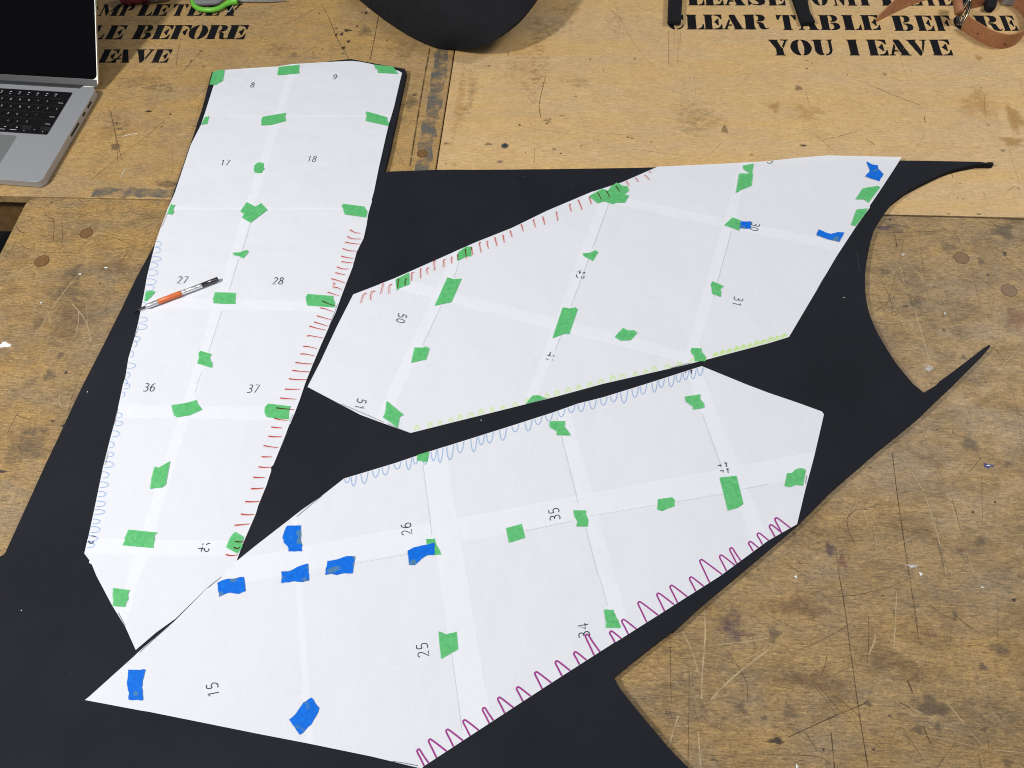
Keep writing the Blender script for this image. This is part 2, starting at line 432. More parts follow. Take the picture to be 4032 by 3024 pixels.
tr_near = [
    (T(3,3,[(615,0),(660,250),(720,700),(790,1200),(865,1659)]), .0012, 0), (T(3,2,[(1075,600),(1110,900),(1160,1250),(1220,1659)]), .0011, 0),
    (T(3,3,[(1225,0),(1250,200),(1300,540)]), .0007, 0), (T(3,2,[(1245,760),(1350,950),(1440,1220),(1500,1450),(1540,1640)]), .0012, 1),
    (T(3,2,[(1655,0),(1700,180),(1780,400),(1900,650)]), .0010, 1), (T(3,2,[(1560,980),(1640,1200),(1700,1400),(1780,1640)]), .0009, 1),
    (T(2,3,[(1660,280),(1670,500),(1640,900),(1640,1060)]), .0018, 1), (T(2,3,[(1610,1340),(1620,1500),(1630,1659)]), .0016, 1),
    (T(2,3,[(1720,1070),(1850,930),(2000,800),(2212,640)]), .0018, 1), (T(2,3,[(1920,750),(2080,690),(2212,600)]), .0009, 1),
    (T(2,3,[(1480,490),(1560,660),(1610,840)]), .0013, 1), (T(2,3,[(1440,1205),(1400,1320),(1360,1460)]), .0016, 1),
    (T(2,3,[(1700,600),(1950,575),(2212,540)]), .0010, 1), (T(2,3,[(1365,560),(1370,800),(1375,1100)]), .0008, 0),
    (T(2,3,[(1530,760),(1530,1100),(1520,1659)]), .0006, 0), (T(2,3,[(1860,640),(2020,900),(2035,1060)]), .0007, 0),
    (T(3,3,[(180,1390),(420,1280),(620,1190),(840,1100)]), .0012, 0), (T(3,3,[(440,950),(530,1060),(625,1165)]), .0008, 0),
    (T(3,3,[(410,960),(500,1070),(580,1190)]), .0006, 0), (T(3,3,[(580,1035),(700,1130),(800,1215)]), .0008, 0),
    (T(3,3,[(1400,250),(1520,340),(1630,380)]), .0008, 0), (T(3,3,[(1600,320),(1690,400),(1770,460)]), .0010, 0),
    (T(3,3,[(1250,150),(1280,340),(1300,550)]), .0007, 0), (T(3,3,[(1110,150),(1100,420),(1090,600)]), .0013, 1),
    (T(3,3,[(930,510),(910,590),(870,680)]), .0016, 1), (T(3,3,[(1030,490),(1060,570),(1085,610)]), .0013, 1),
    (T(3,3,[(1250,1150),(1340,1190),(1420,1230)]), .0014, 1), (T(3,3,[(1530,1080),(1620,1180),(1700,1290)]), .0011, 1),
    (T(3,3,[(1730,1330),(1800,1400),(1860,1470)]), .0008, 1), (T(3,3,[(1205,900),(1230,960),(1250,1010)]), .002, 0),
    (T(3,3,[(1140,1090),(1180,1115),(1230,1140)]), .0014, 0), (T(3,3,[(1340,1300),(1380,1390),(1405,1450)]), .0014, 0),
    (T(3,3,[(545,1350),(560,1500),(575,1659)]), .0014, 0), (T(3,3,[(0,1540),(200,1548),(430,1560),(530,1620)]), .0008, 0),
    (T(3,3,[(1895,1370),(1905,1450),(1912,1540)]), .0008, 0), (T(3,3,[(1195,1375),(1270,1470),(1340,1590)]), .0007, 0),
    (T(3,3,[(320,1350),(400,1470),(430,1530)]), .0007, 0), (T(3,3,[(510,690),(490,780),(455,865)]), .0008, 0),
    (T(3,2,[(760,755),(880,775),(1000,790)]), .0014, 1), (T(3,2,[(390,1120),(460,1220),(590,1330)]), .0010, 1),
    (T(3,2,[(580,1400),(600,1520),(615,1659)]), .0007, 0), (T(3,2,[(1840,630),(1800,690),(1740,755)]), .0008, 0),
    (T(3,2,[(1845,800),(1850,1000),(1852,1220)]), .0005, 0), (T(3,2,[(870,1085),(770,1085),(690,1150),(690,1240),(740,1370)]), .0010, 0),
    (T(3,1,[(1250,950),(1300,1120),(1350,1300),(1400,1480)]), .0016, 1), (T(3,1,[(1180,570),(1290,700),(1410,830)]), .0008, 1),
    (T(3,1,[(1100,600),(1150,680),(1180,800)]), .0008, 1), (T(3,1,[(945,350),(1200,350),(1400,340),(1630,315)]), .0006, 0),
    (T(3,1,[(1090,360),(1105,420),(1115,480)]), .0012, 0), (T(3,1,[(1600,330),(1650,420),(1690,510)]), .0006, 0),
    (T(3,1,[(1900,240),(1940,265),(1970,290)]), .0013, 0), (T(3,1,[(890,1060),(1000,980),(1090,900)]), .0007, 0),
    (T(3,1,[(880,960),(980,1010),(1040,1050)]), .0006, 0), (T(3,1,[(910,1120),(1050,1140),(1170,1150)]), .0006, 0),
    (T(3,1,[(1960,1350),(1980,1375),(2000,1395)]), .0012, 0), (T(3,1,[(960,730),(1060,930),(1075,1060)]), .0006, 0),
    (T(0,1,[(380,170),(410,210),(465,250),(460,430)]), .0010, 0), (T(0,1,[(180,250),(320,250),(460,248)]), .0008, 0),
    (T(0,1,[(460,180),(620,200),(780,185),(1000,150)]), .0006, 0), (T(0,1,[(130,285),(170,340),(210,352)]), .0012, 0),
    (T(0,1,[(185,465),(280,500),(430,525),(620,520)]), .0009, 0), (T(0,1,[(850,370),(1000,400),(1180,475)]), .0010, 0),
    (T(0,1,[(1100,165),(1250,200),(1400,230)]), .0009, 0), (T(0,1,[(0,760),(150,690),(310,615)]), .0011, 1),
    (T(0,1,[(450,1010),(540,880),(690,700)]), .0011, 1), (T(0,1,[(620,965),(720,1080),(770,1200),(780,1300)]), .0012, 1),
    (T(0,1,[(675,1010),(680,1100),(660,1200)]), .0009, 1), (T(0,1,[(730,470),(760,450),(790,440)]), .0012, 1),
    (T(0,1,[(810,370),(840,358),(880,348)]), .0012, 1), (T(0,1,[(310,1240),(380,1120),(440,1020)]), .0008, 1),
    (T(0,1,[(120,835),(330,825),(540,810)]), .0006, 0), (T(0,1,[(780,1345),(830,1325),(900,1310)]), .0010, 1),
    (T(0,1,[(1265,470),(1285,450),(1305,432)]), .0012, 1), (T(0,2,[(520,90),(510,150),(540,205)]), .0011, 1),
    (T(0,2,[(60,430),(120,310),(160,240)]), .0009, 0), (T(0,2,[(150,270),(200,290),(250,310)]), .0008, 0),
]
scratches(nearP, tr_near, 1300, (-0.97, 1.1, 0.0, 0.925), 3)
tr_fr = [(T(3,0,[(945,762),(1120,835),(1310,905)]), .0012, 0), (T(3,0,[(605,1180),(690,1155),(770,1133)]), .0013, 0),
    (T(3,0,[(480,1205),(530,1193),(580,1190)]), .0012, 0), (T(3,0,[(850,1205),(890,1228),(920,1250)]), .0012, 0),
    (T(3,0,[(1352,1010),(1354,1035),(1360,1060)]), .0016, 0), (T(3,0,[(330,790),(340,840),(350,890)]), .0006, 0),
    (T(2,0,[(250,1020),(235,900),(270,740),(290,650)]), .0012, 0), (T(2,0,[(820,1270),(1050,1290),(1250,1315),(1480,1345)]), .0006, 0),
    (T(2,0,[(1355,260),(1355,400),(1353,555)]), .0008, 0), (T(2,0,[(1405,260),(1402,340),(1400,420)]), .0006, 0),
    (T(2,0,[(1435,260),(1434,400),(1432,550)]), .0007, 0), (T(2,0,[(1455,270),(1452,340),(1450,430)]), .0006, 0),
    (T(2,0,[(850,85),(900,130),(940,155)]), .0008, 0), (T(3,0,[(1570,1480),(1590,1510),(1600,1535)]), .0010, 0),
    (T(3,0,[(1870,840),(1870,900),(1880,1020)]), .0006, 0), (T(3,0,[(740,685),(850,720),(960,770)]), .0005, 0),
    (T(3,1,[(1010,200),(1400,208),(1800,220),(2212,236)]), .0034, 0)]
scratches(frightP, tr_fr, 110, (-0.23, 1.1, 0.94, 1.7), 5, 0.15)
tr_fl = [(T(1,0,[(1060,130),(1030,300),(985,520)]), .0020, 0), (T(1,0,[(1502,420),(1450,700),(1400,1000),(1330,1440)]), .0030, 0),
    (T(1,0,[(580,60),(640,180),(700,330),(800,500)]), .0013, 0), (T(0,0,[(935,920),(990,1120),(1050,1380)]), .0010, 0),
    (T(0,0,[(960,960),(1000,1200),(1020,1400)]), .0009, 0), (T(0,0,[(780,1560),(1020,1360),(1250,1190),(1420,1040)]), .0010, 0),
    (T(1,0,[(330,180),(450,110),(560,50)]), .0009, 0), (T(1,0,[(350,500),(450,440),(520,400)]), .0008, 0),
    (T(0,0,[(1750,430),(1650,540),(1560,640)]), .0014, 0), (T(0,0,[(1560,330),(1540,440),(1520,570)]), .0010, 0),
    (T(1,0,[(1590,420),(1580,470),(1560,560)]), .0014, 0), (T(1,0,[(1180,1250),(1230,1330),(1290,1440)]), .0005, 0)]
scratches(fleftP, tr_fl, 110, (-1.2, -0.25, 0.94, 1.6), 8, 0.2)

def stains(P, lst):
    s = Stains()
    for i, (c, r, x, y, rx, ry, kind, k) in enumerate(lst):
        s.add(tp(c, r, x, y), rx / S, ry / S, kind, Z_ST + 0.000004 * i, k)
    o = s.build('stain_marks', None)
    o['kind'] = 'stuff'; o.parent = P[0]; o.matrix_parent_inverse = Matrix.Translation(-Vector(P[0].location))
stains((near,), [
    (0,1,430,1590,60,50,'grime',1.1),(0,1,520,1410,38,40,'grime',1.1),(0,1,640,700,100,70,'grime',.9),(0,1,620,1100,240,240,'brown',.75),
    (0,1,600,860,180,110,'grime',.75),(0,2,230,540,220,170,'grime',.9),(0,2,20,755,48,13,'black',1.2),(0,1,1000,650,200,90,'brown',.7),
    (0,1,330,1130,70,70,'grime',.9),(0,1,570,1560,16,16,'black',.9),(0,1,445,90,9,9,'black',1),(0,1,866,790,7,7,'black',1),
    (0,1,40,1322,60,24,'white',1.2),(0,1,690,708,16,9,'white',.8),(0,1,915,653,18,7,'white',.9),(0,1,355,955,10,10,'white',.8),
    (0,2,540,360,20,18,'black',.8),(0,2,460,320,30,16,'black',.6),(0,2,165,1032,8,6,'black',1),(0,2,330,400,120,60,'grime',.7),
    (3,1,1000,310,75,25,'purple',1.2),(3,1,1110,310,100,55,'grime',.9),(3,1,2040,345,110,75,'grime',1.1),(3,1,1560,480,90,50,'grime',.8),
    (3,1,1010,690,60,40,'grime',.9),(3,1,1290,930,110,70,'grime',.8),(3,1,2160,1090,130,100,'red',.9),(3,1,1050,238,20,8,'black',1),
    (3,1,1520,1190,22,26,'grime',1.1),(3,1,1690,1430,35,22,'grime',1.1),(3,1,1190,985,35,8,'black',.7),(3,1,1840,600,40,40,'grime',.9),
    (3,1,1900,715,18,18,'black',.7),(3,1,2045,530,20,28,'black',.7),(3,1,1170,540,30,14,'white',.5),(3,1,1390,1520,60,40,'white',.45),
    (3,1,1530,1048,9,13,'white',1.0),(3,1,1420,960,420,330,'grime',.35),
    (3,2,540,1430,50,70,'purple',1.0),(3,2,640,1530,45,70,'red',1.1),(3,2,1740,520,90,80,'grime',1.0),(3,2,2080,690,55,30,'grime',.8),
    (3,2,1770,1108,14,15,'black',1.2),(3,2,1962,1020,11,12,'black',1.2),(3,2,1902,706,46,19,'blue',1.1),(3,2,1905,704,22,7,'white',.8),
    (3,2,1600,415,13,20,'red',1.1),(3,2,1465,392,9,7,'black',1),(3,2,880,722,25,10,'grime',1.1),(3,2,1500,1480,24,150,'grime',.8),
    (3,2,1250,1570,70,22,'white',.5),(3,2,1320,1640,18,18,'white',.9),(3,2,1850,1370,120,50,'grime',.8),(3,2,225,1290,26,22,'grime',1),
    (3,2,1660,1430,60,30,'red',.8),(3,2,420,1300,420,260,'brown',.45),(3,2,1440,700,140,240,'brown',.5),
    (2,3,1900,430,170,170,'purple',.62),(2,3,1650,300,120,80,'brown',.7),(2,3,1980,1150,70,60,'grime',1.0),(2,3,1350,1190,40,30,'grime',.9),
    (2,3,1330,640,60,50,'grime',.7),(2,3,1600,1100,500,400,'grime',.35),(2,3,1740,1590,50,14,'grime',1.1),(2,3,2180,1230,40,40,'grime',1),
    (3,3,1420,1130,150,95,'grime',1.25),(3,3,1300,1330,65,45,'grime',1.1),(3,3,2010,625,110,60,'grime',1.0),(3,3,1860,790,45,45,'grime',1.1),
    (3,3,70,1425,90,36,'black',.8),(3,3,2070,1615,50,50,'grime',1),(3,3,380,900,380,110,'brown',.85),(3,3,250,270,380,110,'brown',.85),
    (3,3,2125,207,22,19,'black',1.2),(3,3,240,6,13,12,'white',1.2),(3,3,250,1645,12,18,'white',1.2),(3,3,1060,720,210,110,'brown',.9),
    (3,3,860,1095,36,30,'grime',1.2),(3,3,1250,830,220,120,'brown',.8),(3,3,1400,500,80,50,'red',.8),(3,3,40,500,60,100,'grime',.9),
    (3,3,1050,1208,13,12,'black',.9),(3,3,480,1500,10,22,'black',.9),(3,3,910,1500,18,12,'black',.8),(3,3,1620,330,35,60,'grime',.9),
    (3,3,1900,1280,420,300,'grime',.4),(3,3,1080,440,380,300,'brown',.35),(3,3,1860,1330,35,24,'grime',1.1),(3,3,2010,1210,26,40,'grime',.9),
    (3,3,180,1170,70,80,'grime',.8),(3,3,1850,97,24,10,'white',.6),(3,3,994,165,12,9,'black',.8),(3,3,1470,1300,36,70,'grime',.8)])
stains((fright,), [
    (2,0,310,1040,45,28,'grime',.8),(2,0,365,1288,22,11,'grime',1.2),(2,0,66,1080,14,8,'black',.9),(2,0,300,1068,15,7,'black',.9),
    (2,0,560,710,170,45,'grime',.55),(2,0,675,510,11,9,'black',.8),(2,0,790,607,7,6,'black',.9),(2,0,1060,508,18,8,'black',.7),
    (2,0,1203,1227,9,6,'black',1),(2,0,1000,1185,20,8,'black',.7),(2,0,1575,676,9,9,'grime',1.2),(2,0,1838,1120,34,34,'brown',1.6),
    (2,0,1600,1030,260,170,'brown',.55),(2,0,300,230,260,120,'grime',.45),(2,0,420,1325,10,7,'black',.8),(2,0,597,1260,9,6,'black',1),
    (2,0,745,1207,6,5,'black',1),(2,0,1035,1195,20,10,'brown',1),(2,0,115,1320,8,7,'black',.7),(2,0,1833,960,9,5,'black',.8),
    (2,0,2070,1340,26,14,'orange',1),(2,0,550,836,22,6,'black',.6),(2,0,430,997,34,10,'grime',.9),(2,0,200,800,12,8,'black',.5),
    (2,0,120,560,200,320,'orange',.45),(2,0,900,190,110,160,'grime',.35),(2,0,450,80,200,70,'orange',.5),(2,0,250,600,110,380,'brown',.4),
    (3,0,262,760,38,25,'grime',1.25),(3,0,305,1257,36,13,'black',.85),(3,0,683,643,6,14,'red',1.5),(3,0,380,548,11,8,'black',.7),
    (3,0,337,593,11,9,'black',.7),(3,0,335,523,16,5,'black',.7),(3,0,2030,1300,28,12,'grime',1.2),(3,0,2130,1020,80,130,'orange',1.1),
    (3,0,2110,1220,110,50,'orange',1.1),(3,0,1010,640,25,20,'grime',.7),(3,0,1230,610,9,9,'black',.7),(3,0,1155,805,20,8,'orange',1),
    (3,0,1840,757,9,6,'black',.8),(3,0,1905,1080,16,14,'grime',1),(3,0,60,930,60,60,'orange',.8),(3,0,1820,900,200,140,'orange',.7),
    (3,0,1820,500,40,30,'orange',1),(3,0,2165,1625,14,12,'black',.8),(3,0,1660,1585,7,6,'black',.8),(3,0,1130,430,60,26,'orange',.6),
    (3,0,350,970,180,90,'orange',.6),(3,0,500,400,120,60,'orange',.4),(1,0,2010,568,20,12,'grime',1.1),(1,0,2010,1245,40,14,'grime',1.2),
    (1,0,1645,1240,28,12,'brown',1.3),(1,0,2105,1395,38,14,'purple',.9),(1,0,1860,800,60,260,'brown',.55),(1,0,1760,900,60,420,'orange',.6),
    (1,0,2180,460,9,24,'brown',1.2),(1,0,1640,1415,16,9,'grime',.8),(1,0,1720,1420,20,14,'grime',.7),(3,1,1560,188,18,5,'black',.9),
    (3,1,1820,190,28,6,'black',1),(3,1,1690,60,9,14,'grime',.9),(3,1,1640,55,6,14,'grime',.9),(3,1,1565,50,8,10,'grime',.9)])
stains((fleft,), [
    (0,0,997,1267,46,32,'grime',1.5),(0,0,1283,962,34,9,'black',1.3),(0,0,1005,1062,24,10,'grime',1.2),(0,0,1040,1110,24,14,'grime',1.2),
    (0,0,1470,985,14,9,'black',.9),(0,0,1395,1095,9,8,'black',.9),(0,0,1740,440,16,10,'brown',1.2),(0,0,1650,530,12,20,'brown',1.2),
    (0,0,1760,575,14,9,'black',.7),(0,0,1250,700,240,80,'grime',.55),(0,0,1400,760,200,60,'grime',.5),(0,0,1000,1100,200,150,'brown',.5),
    (1,0,790,262,42,13,'black',.95),(1,0,742,295,15,20,'black',.95),(1,0,800,358,18,15,'black',.9),(1,0,757,412,22,20,'black',.85),
    (1,0,693,300,14,20,'black',.9),(1,0,872,225,14,10,'black',.9),(1,0,695,243,14,8,'black',.8),(1,0,915,108,10,9,'black',1),
    (1,0,950,112,20,14,'black',1),(1,0,545,116,8,7,'black',.9),(1,0,1130,347,9,8,'black',1),(1,0,573,423,8,7,'black',.8),
    (1,0,488,452,8,6,'black',.8),(1,0,1340,880,70,70,'grime',1.0),(1,0,1205,1240,18,12,'grime',1.1),(1,0,1370,815,40,20,'black',.5),
    (1,0,940,270,70,60,'grime',.8),(1,0,1280,430,170,110,'grime',.6),(1,0,1200,1060,120,90,'grime',.6),(1,0,750,460,14,8,'black',.8),
    (1,0,320,480,50,30,'grime',.7),(1,0,210,420,170,80,'brown',.5),(0,0,1500,1590,220,30,'grime',1.0),(1,0,1310,890,26,10,'black',.6)])

# worn grey paint along two edges of the far left bench
mb = MB()
def along(x0, x1, y0, y1, n, wob, seed):
    r = random.Random(seed); lo = []; hi = []
    for i in range(n + 1):
        t = i / n
        if abs(x1 - x0) > abs(y1 - y0):
            lo.append((x0 + (x1 - x0) * t, y0 + r.uniform(-wob, wob))); hi.append((x0 + (x1 - x0) * t, y1 + r.uniform(-wob, wob)))
        else:
            lo.append((x0 + r.uniform(-wob, wob), y0 + (y1 - y0) * t)); hi.append((x1 + r.uniform(-wob, wob), y0 + (y1 - y0) * t))
    return lo + hi[::-1]
mb.poly([Vector((*p, 0.0003)) for p in along(-0.281, -0.253, 0.955, 1.44, 40, 0.004, 2)])
fleftP(mb, 'worn_paint', M['greypaint']); mb = MB()
mb.poly([Vector((*p, 0.0003)) for p in along(-0.86, -0.66, 0.933, 0.955, 22, 0.004, 4)])
fleftP(mb, 'worn_paint', M['greypaint'])

# wooden plugs and a screw
def disc(mb, px, rpx, z, squash=1.0, n=24, mi=0):
    c = W(px, z); r = (W((px[0] + rpx, px[1]), z) - c).length
    mb.poly([Vector((c.x + r * math.cos(2 * math.pi * i / n), c.y + squash * r * math.sin(2 * math.pi * i / n), z)) for i in range(n)], mi)
for P, px, r in ((nearP, tp(0,1,745,355), 23), (nearP, tp(0,1,360,597), 26), (nearP, tp(3,1,1672,568), 28), (nearP, tp(3,1,2085,850), 29), (fleftP, tp(1,0,1436,1328), 19)):
    mb = MB(); disc(mb, px, r, 0.00052); mb2 = MB(); disc(mb2, px, r + 2, 0.00045); po_ = P(mb, 'wood_plug', M['plug']); ro_ = mb2.build('glue_line', M['plug_rim'], po_)
mb = MB(); c0 = W(tp(1,0,2150,1262), 0)
n = 24
mb.prism([(c0.x + .0062 * math.cos(i * 2 * math.pi / n), c0.y + .0062 * math.sin(i * 2 * math.pi / n)) for i in range(n)], -0.001, 0.0014)
so = frightP(mb, 'screw', M['screw'], 0.0006)
mb = MB()
for a in (0.4, 0.4 + math.pi / 2):
    d = Vector((math.cos(a), math.sin(a), 0)); mb.ribbon([c0 - d * .0032 + Vector((0, 0, .00155 + a * 1e-5)), c0 + d * .0032 + Vector((0, 0, .00155 + a * 1e-5))], .0011)
o = mb.build('cross_slot', M['well'], so)

# ---- stencilled words: PLEASE COMPLETELY / CLEAR TABLE BEFORE / YOU LEAVE
def mir(p): return [(1 - x, y) for x, y in p]
def stem(w0): return [(0, 0), (w0, 0), (w0, .05), (w0 - .05, .075), (w0 - .05, .925), (w0, .95), (w0, 1), (0, 1), (0, .95), (.06, .925), (.06, .075), (0, .05)]
cres = [(.45, 1), (.3, .975), (.15, .88), (.04, .7), (0, .5), (.04, .3), (.15, .12), (.3, .025), (.45, 0), (.45, .06), (.40, .14), (.37, .3), (.36, .5), (.37, .7), (.40, .86), (.45, .94)]
arm_t = [(.54, 1), (1, 1), (1, .68), (.94, .68), (.86, .82), (.74, .91), (.54, .94)]
arm_b = [(.54, 0), (1, 0), (1, .34), (.94, .34), (.86, .18), (.74, .09), (.54, .06)]
arm_m = [(.55, .5), (.64, .58), (.76, .72), (.82, .72), (.82, .28), (.76, .28), (.64, .43)]
STN = {
 'L': [stem(.6), [(.65, 0), (1, 0), (1, .36), (.94, .36), (.88, .2), (.8, .1), (.65, .06)]],
 'E': [stem(.5), arm_t, arm_b, arm_m], 'F': [stem(.5), arm_t, arm_m],
 'T': [[(.26, 0), (.74, 0), (.74, .05), (.67, .075), (.67, 1), (.33, 1), (.33, .075), (.26, .05)],
       [(0, 1), (.29, 1), (.29, .94), (.2, .9), (.1, .68), (.03, .68)], mir([(0, 1), (.29, 1), (.29, .94), (.2, .9), (.1, .68), (.03, .68)])],
 'B': [stem(.5), [(.54, 1), (.72, 1), (.87, .94), (.93, .78), (.88, .64), (.76, .55), (.54, .54), (.54, .59), (.62, .64), (.65, .78), (.62, .9), (.54, .95)],
       [(.54, .48), (.78, .48), (.94, .4), (1, .25), (.93, .08), (.76, 0), (.54, 0), (.54, .05), (.65, .1), (.7, .25), (.65, .38), (.54, .43)]],
 'R': [stem(.48), [(.52, 1), (.7, 1), (.85, .94), (.91, .78), (.86, .62), (.74, .54), (.52, .53), (.52, .58), (.6, .64), (.63, .78), (.6, .9), (.52, .95)],
       [(.52, .48), (.68, .5), (.8, .42), (.86, .12), (.92, .07), (1, .12), (1, .05), (.9, 0), (.74, 0), (.64, .08), (.6, .38), (.52, .43)]],
 'O': [cres, mir(cres)],
 'C': [cres, [(.54, 1), (.72, .96), (.84, .9), (.9, 1), (.97, 1), (.97, .63), (.9, .63), (.8, .82), (.68, .91), (.54, .94)], [(.54, 0), (.54, .06), (.7, .1), (.84, .2), (.94, .34), (1, .3), (.9, .12), (.75, .02)]],
 'M': [[(0, 1), (.22, 1), (.5, .34), (.46, .02), (.4, .02), (.14, .74), (.14, .07), (.2, .05), (.2, 0), (0, 0), (0, .05), (.08, .07), (.08, .93), (0, .95)],
       [(.62, 0), (1, 0), (1, .05), (.94, .075), (.94, .925), (1, .95), (1, 1), (.78, 1), (.55, .44), (.59, .34), (.68, .55), (.68, .075), (.62, .05)]],
 'P': [stem(.5), [(.54, 1), (.8, 1), (.95, .9), (1, .74), (.94, .58), (.8, .48), (.54, .46), (.54, .52), (.65, .57), (.7, .74), (.65, .9), (.54, .95)]],
 'A': [[(0, 0), (.28, 0), (.28, .05), (.21, .075), (.37, .58), (.33, .74), (.09, .075), (0, .05)], [(.24, .25), (.46, .25), (.43, .34), (.27, .34)],
       [(.36, 1), (.6, 1), (.93, .075), (1, .05), (1, 0), (.5, 0), (.5, .05), (.57, .075), (.33, .9)]],
 'V': [[(0, 1), (.5, 1), (.5, .95), (.43, .925), (.66, .22), (.57, 0), (.48, 0), (.08, .925), (0, .95)], [(.66, 1), (1, 1), (1, .95), (.91, .925), (.7, .2), (.66, .36), (.79, .925), (.66, .95)]],
 'Y': [[(0, 1), (.5, 1), (.5, .95), (.44, .925), (.58, .56), (.68, .44), (.7, .075), (.77, .05), (.77, 0), (.25, 0), (.25, .05), (.32, .075), (.33, .42), (.06, .925), (0, .95)],
       [(.6, 1), (1, 1), (1, .95), (.92, .925), (.72, .48), (.64, .58), (.8, .925), (.6, .95)]],
 'U': [[(0, 1), (.5, 1), (.5, .95), (.44, .925), (.44, .2), (.5, .05), (.36, .02), (.18, .09), (.08, .26), (.08, .925), (0, .95)],
       [(.72, 1), (1, 1), (1, .95), (.93, .925), (.92, .3), (.85, .12), (.7, .03), (.56, 0), (.56, .05), (.7, .12), (.79, .3), (.8, .925), (.72, .95)]],
 'S': [[(.92, 1), (.98, 1), (.98, .68), (.9, .68), (.75, .88), (.5, .93), (.36, .84), (.5, .72), (.8, .56), (.97, .4), (.95, .2), (.8, .55), (.4, .6), (.1, .62), (.03, .78), (.12, .93), (.35, 1), (.7, .97), (.84, .93)],
       [(.08, 0), (.02, 0), (.02, .35), (.1, .35), (.24, .12), (.5, .07), (.64, .16), (.5, .3), (.3, .42), (.5, .5), (.85, .45), (1, .25), (.9, .08), (.65, 0), (.3, .04), (.16, .08)]],
}
def stencil(P, rows):
    for letters in rows:
        for ch, xl, xr, c, yb, yt, only in letters:
            a = W(tp(c, 0, xl, yb), Z_L); e = W(tp(c, 0, xr, yb), Z_L)
            up = W(tp(c, 0, xl, yt), Z_L).y - a.y
            mb = MB()
            for k, poly in enumerate(STN[ch]):
                if only is not None and k not in only: continue
                jit = random.Random(ord(ch) * 977 + int(xl) * 13 + k)
                pts = []
                for i in range(len(poly)):                       # sprayed paint: wobbly outline
                    (ax, ay), (bx, by) = poly[i], poly[(i + 1) % len(poly)]
                    nn = max(1, int(math.hypot((bx - ax), (by - ay)) / .18))
                    for q in range(nn):
                        t = q / nn
                        pts.append((ax + (bx - ax) * t + jit.uniform(-.008, .008), ay + (by - ay) * t + jit.uniform(-.008, .008)))
                mb.poly([Vector((a.x + (e.x - a.x) * x, a.y + (e.y - a.y) * x + up * y, Z_L)) for x, y in pts])
            P(mb, 'stencil_letter', M['stencil'])
def row(txt, spans, c, yb, yt, onlys=None):
    return [(ch, a, b_, c, yb, yt, (onlys or {}).get(i)) for i, (ch, (a, b_)) in enumerate(zip(txt, spans))]
stencil(frightP, [
    row('CLEAR', [(1345, 1492), (1512, 1662), (1664, 1822), (1826, 2008), (2012, 2222)], 2, 254, 126),
    row('TABLE', [(88, 262), (268, 445), (460, 634), (664, 816), (828, 978)], 3, 259, 130),
    row('BEFORE', [(1096, 1268), (1304, 1447), (1468, 1606), (1628, 1798), (1816, 2034), (2046, 2165)], 3, 266, 134),
    row('YOULEAVE', [(22, 196), (206, 392), (402, 582), (708, 856), (880, 1046), (1052, 1242), (1226, 1410), (1430, 1602)], 3, 479, 342, {3: [0]}),
    row('PLEASE', [(1352, 1490), (1525, 1665), (1672, 1830), (1836, 2020), (2040, 2195), (2220, 2366)], 2, 46, -82),
    row('COMPLETELY', [(215, 360), (388, 530), (570, 770), (806, 960), (990, 1142), (1180, 1340), (1350, 1480), (1480, 1610), (1650, 1800), (1830, 1990)], 3, 48, -84)])
stencil(fleftP, [
    row('COMPLETELY', [(520, 650), (680, 815), (842, 1010), (1022, 1130), (1180, 1300), (1306, 1432), (1462, 1592), (1610, 1738), (1764, 1886), (1900, 2060)], 0, 136, 36),
    row('TABLE', [(330, 470), (480, 610), (630, 720), (745, 880), (900, 1046)], 0, 339, 218),
    row('BEFORE', [(1132, 1290), (1304, 1452), (1462, 1612), (1606, 1770), (1772, 1948), (1948, 2108)], 0, 338, 216),
    row('LEAVE', [(660, 800), (842, 985), (958, 1118), (1126, 1290), (1302, 1442)], 0, 541, 426)])

# ------------------------------------------------------------------ black foam sheet
FT = 0.010
foam_px = [(834,283),(850,286),(1100,268),(1304,240),(1380,232),(1455,246),(1540,262),(1594,271),(1600,285),(1573,410),(1545,540),(1523,638),(1512,676),
    (1600,673),(1719,668.5),(2016,667.6),(2300,664),(2567,659),(3000,645),(3546,632),(3700,634),(3858,637),(3880,640),(3897,638),(3913,639),(3907,642),(3914,646),(3853,646),
    (3799,656),(3750,668),(3708,684),(3675,700),(3644,715),(3605,735),(3571,754),(3540,777),(3512,799),(3490,828),(3473,854),(3455,882),(3439,915),(3428,950),(3420,988),(3412,1030),(3407,1075),
    (3406,1110),(3407,1143),(3411,1180),(3418,1216),(3429,1250),(3443,1285),(3460,1319),(3480,1353),(3502,1390),(3525,1426),(3560,1470),(3596,1512),(3637,1546),(3694,1512),
    (3698,1503),(3808,1421),(3872,1371),(3897,1357),(3900,1364),(3870,1400),(3835,1435),(3758,1512),(3630,1635),(3461,1772),(3279,1931),(3142,2068),(3024,2168),
    (2905,2268),(2763,2386),(2654,2487),(2648,2485),(2517,2587),(2418,2668),(2440,2710),(2517,2806),(2640,2952),(2711,3024),(2850,3165),
    (1500,3165),(0,3165),(-260,3165),(-230,2205),(0,2191),(18,2182),(60,2090),(114,1972),(182,1822),(251,1676),(328,1512),(410,1353),(476,1221),(542,1084),(615,950),(640,880),
    (684,756),(747,574),(793,437)]
fo = thing('foam_sheet', 'large black foam sheet lying flat under the three taped paper patterns', 'foam sheet')
rj = random.Random(11)
fw = []
fp = WL(foam_px, FT)
for i, p in enumerate(fp):                                  # knife cut edge: slightly uneven
    q = fp[(i + 1) % len(fp)]
    n = max(1, int((q - p).length / 0.03))
    for k in range(n):
        t = k / n; r = p.lerp(q, t)
        j = 0.0005 if k else 0.0
        fw.append((r.x + rj.uniform(-j, j), r.y + rj.uniform(-j, j)))
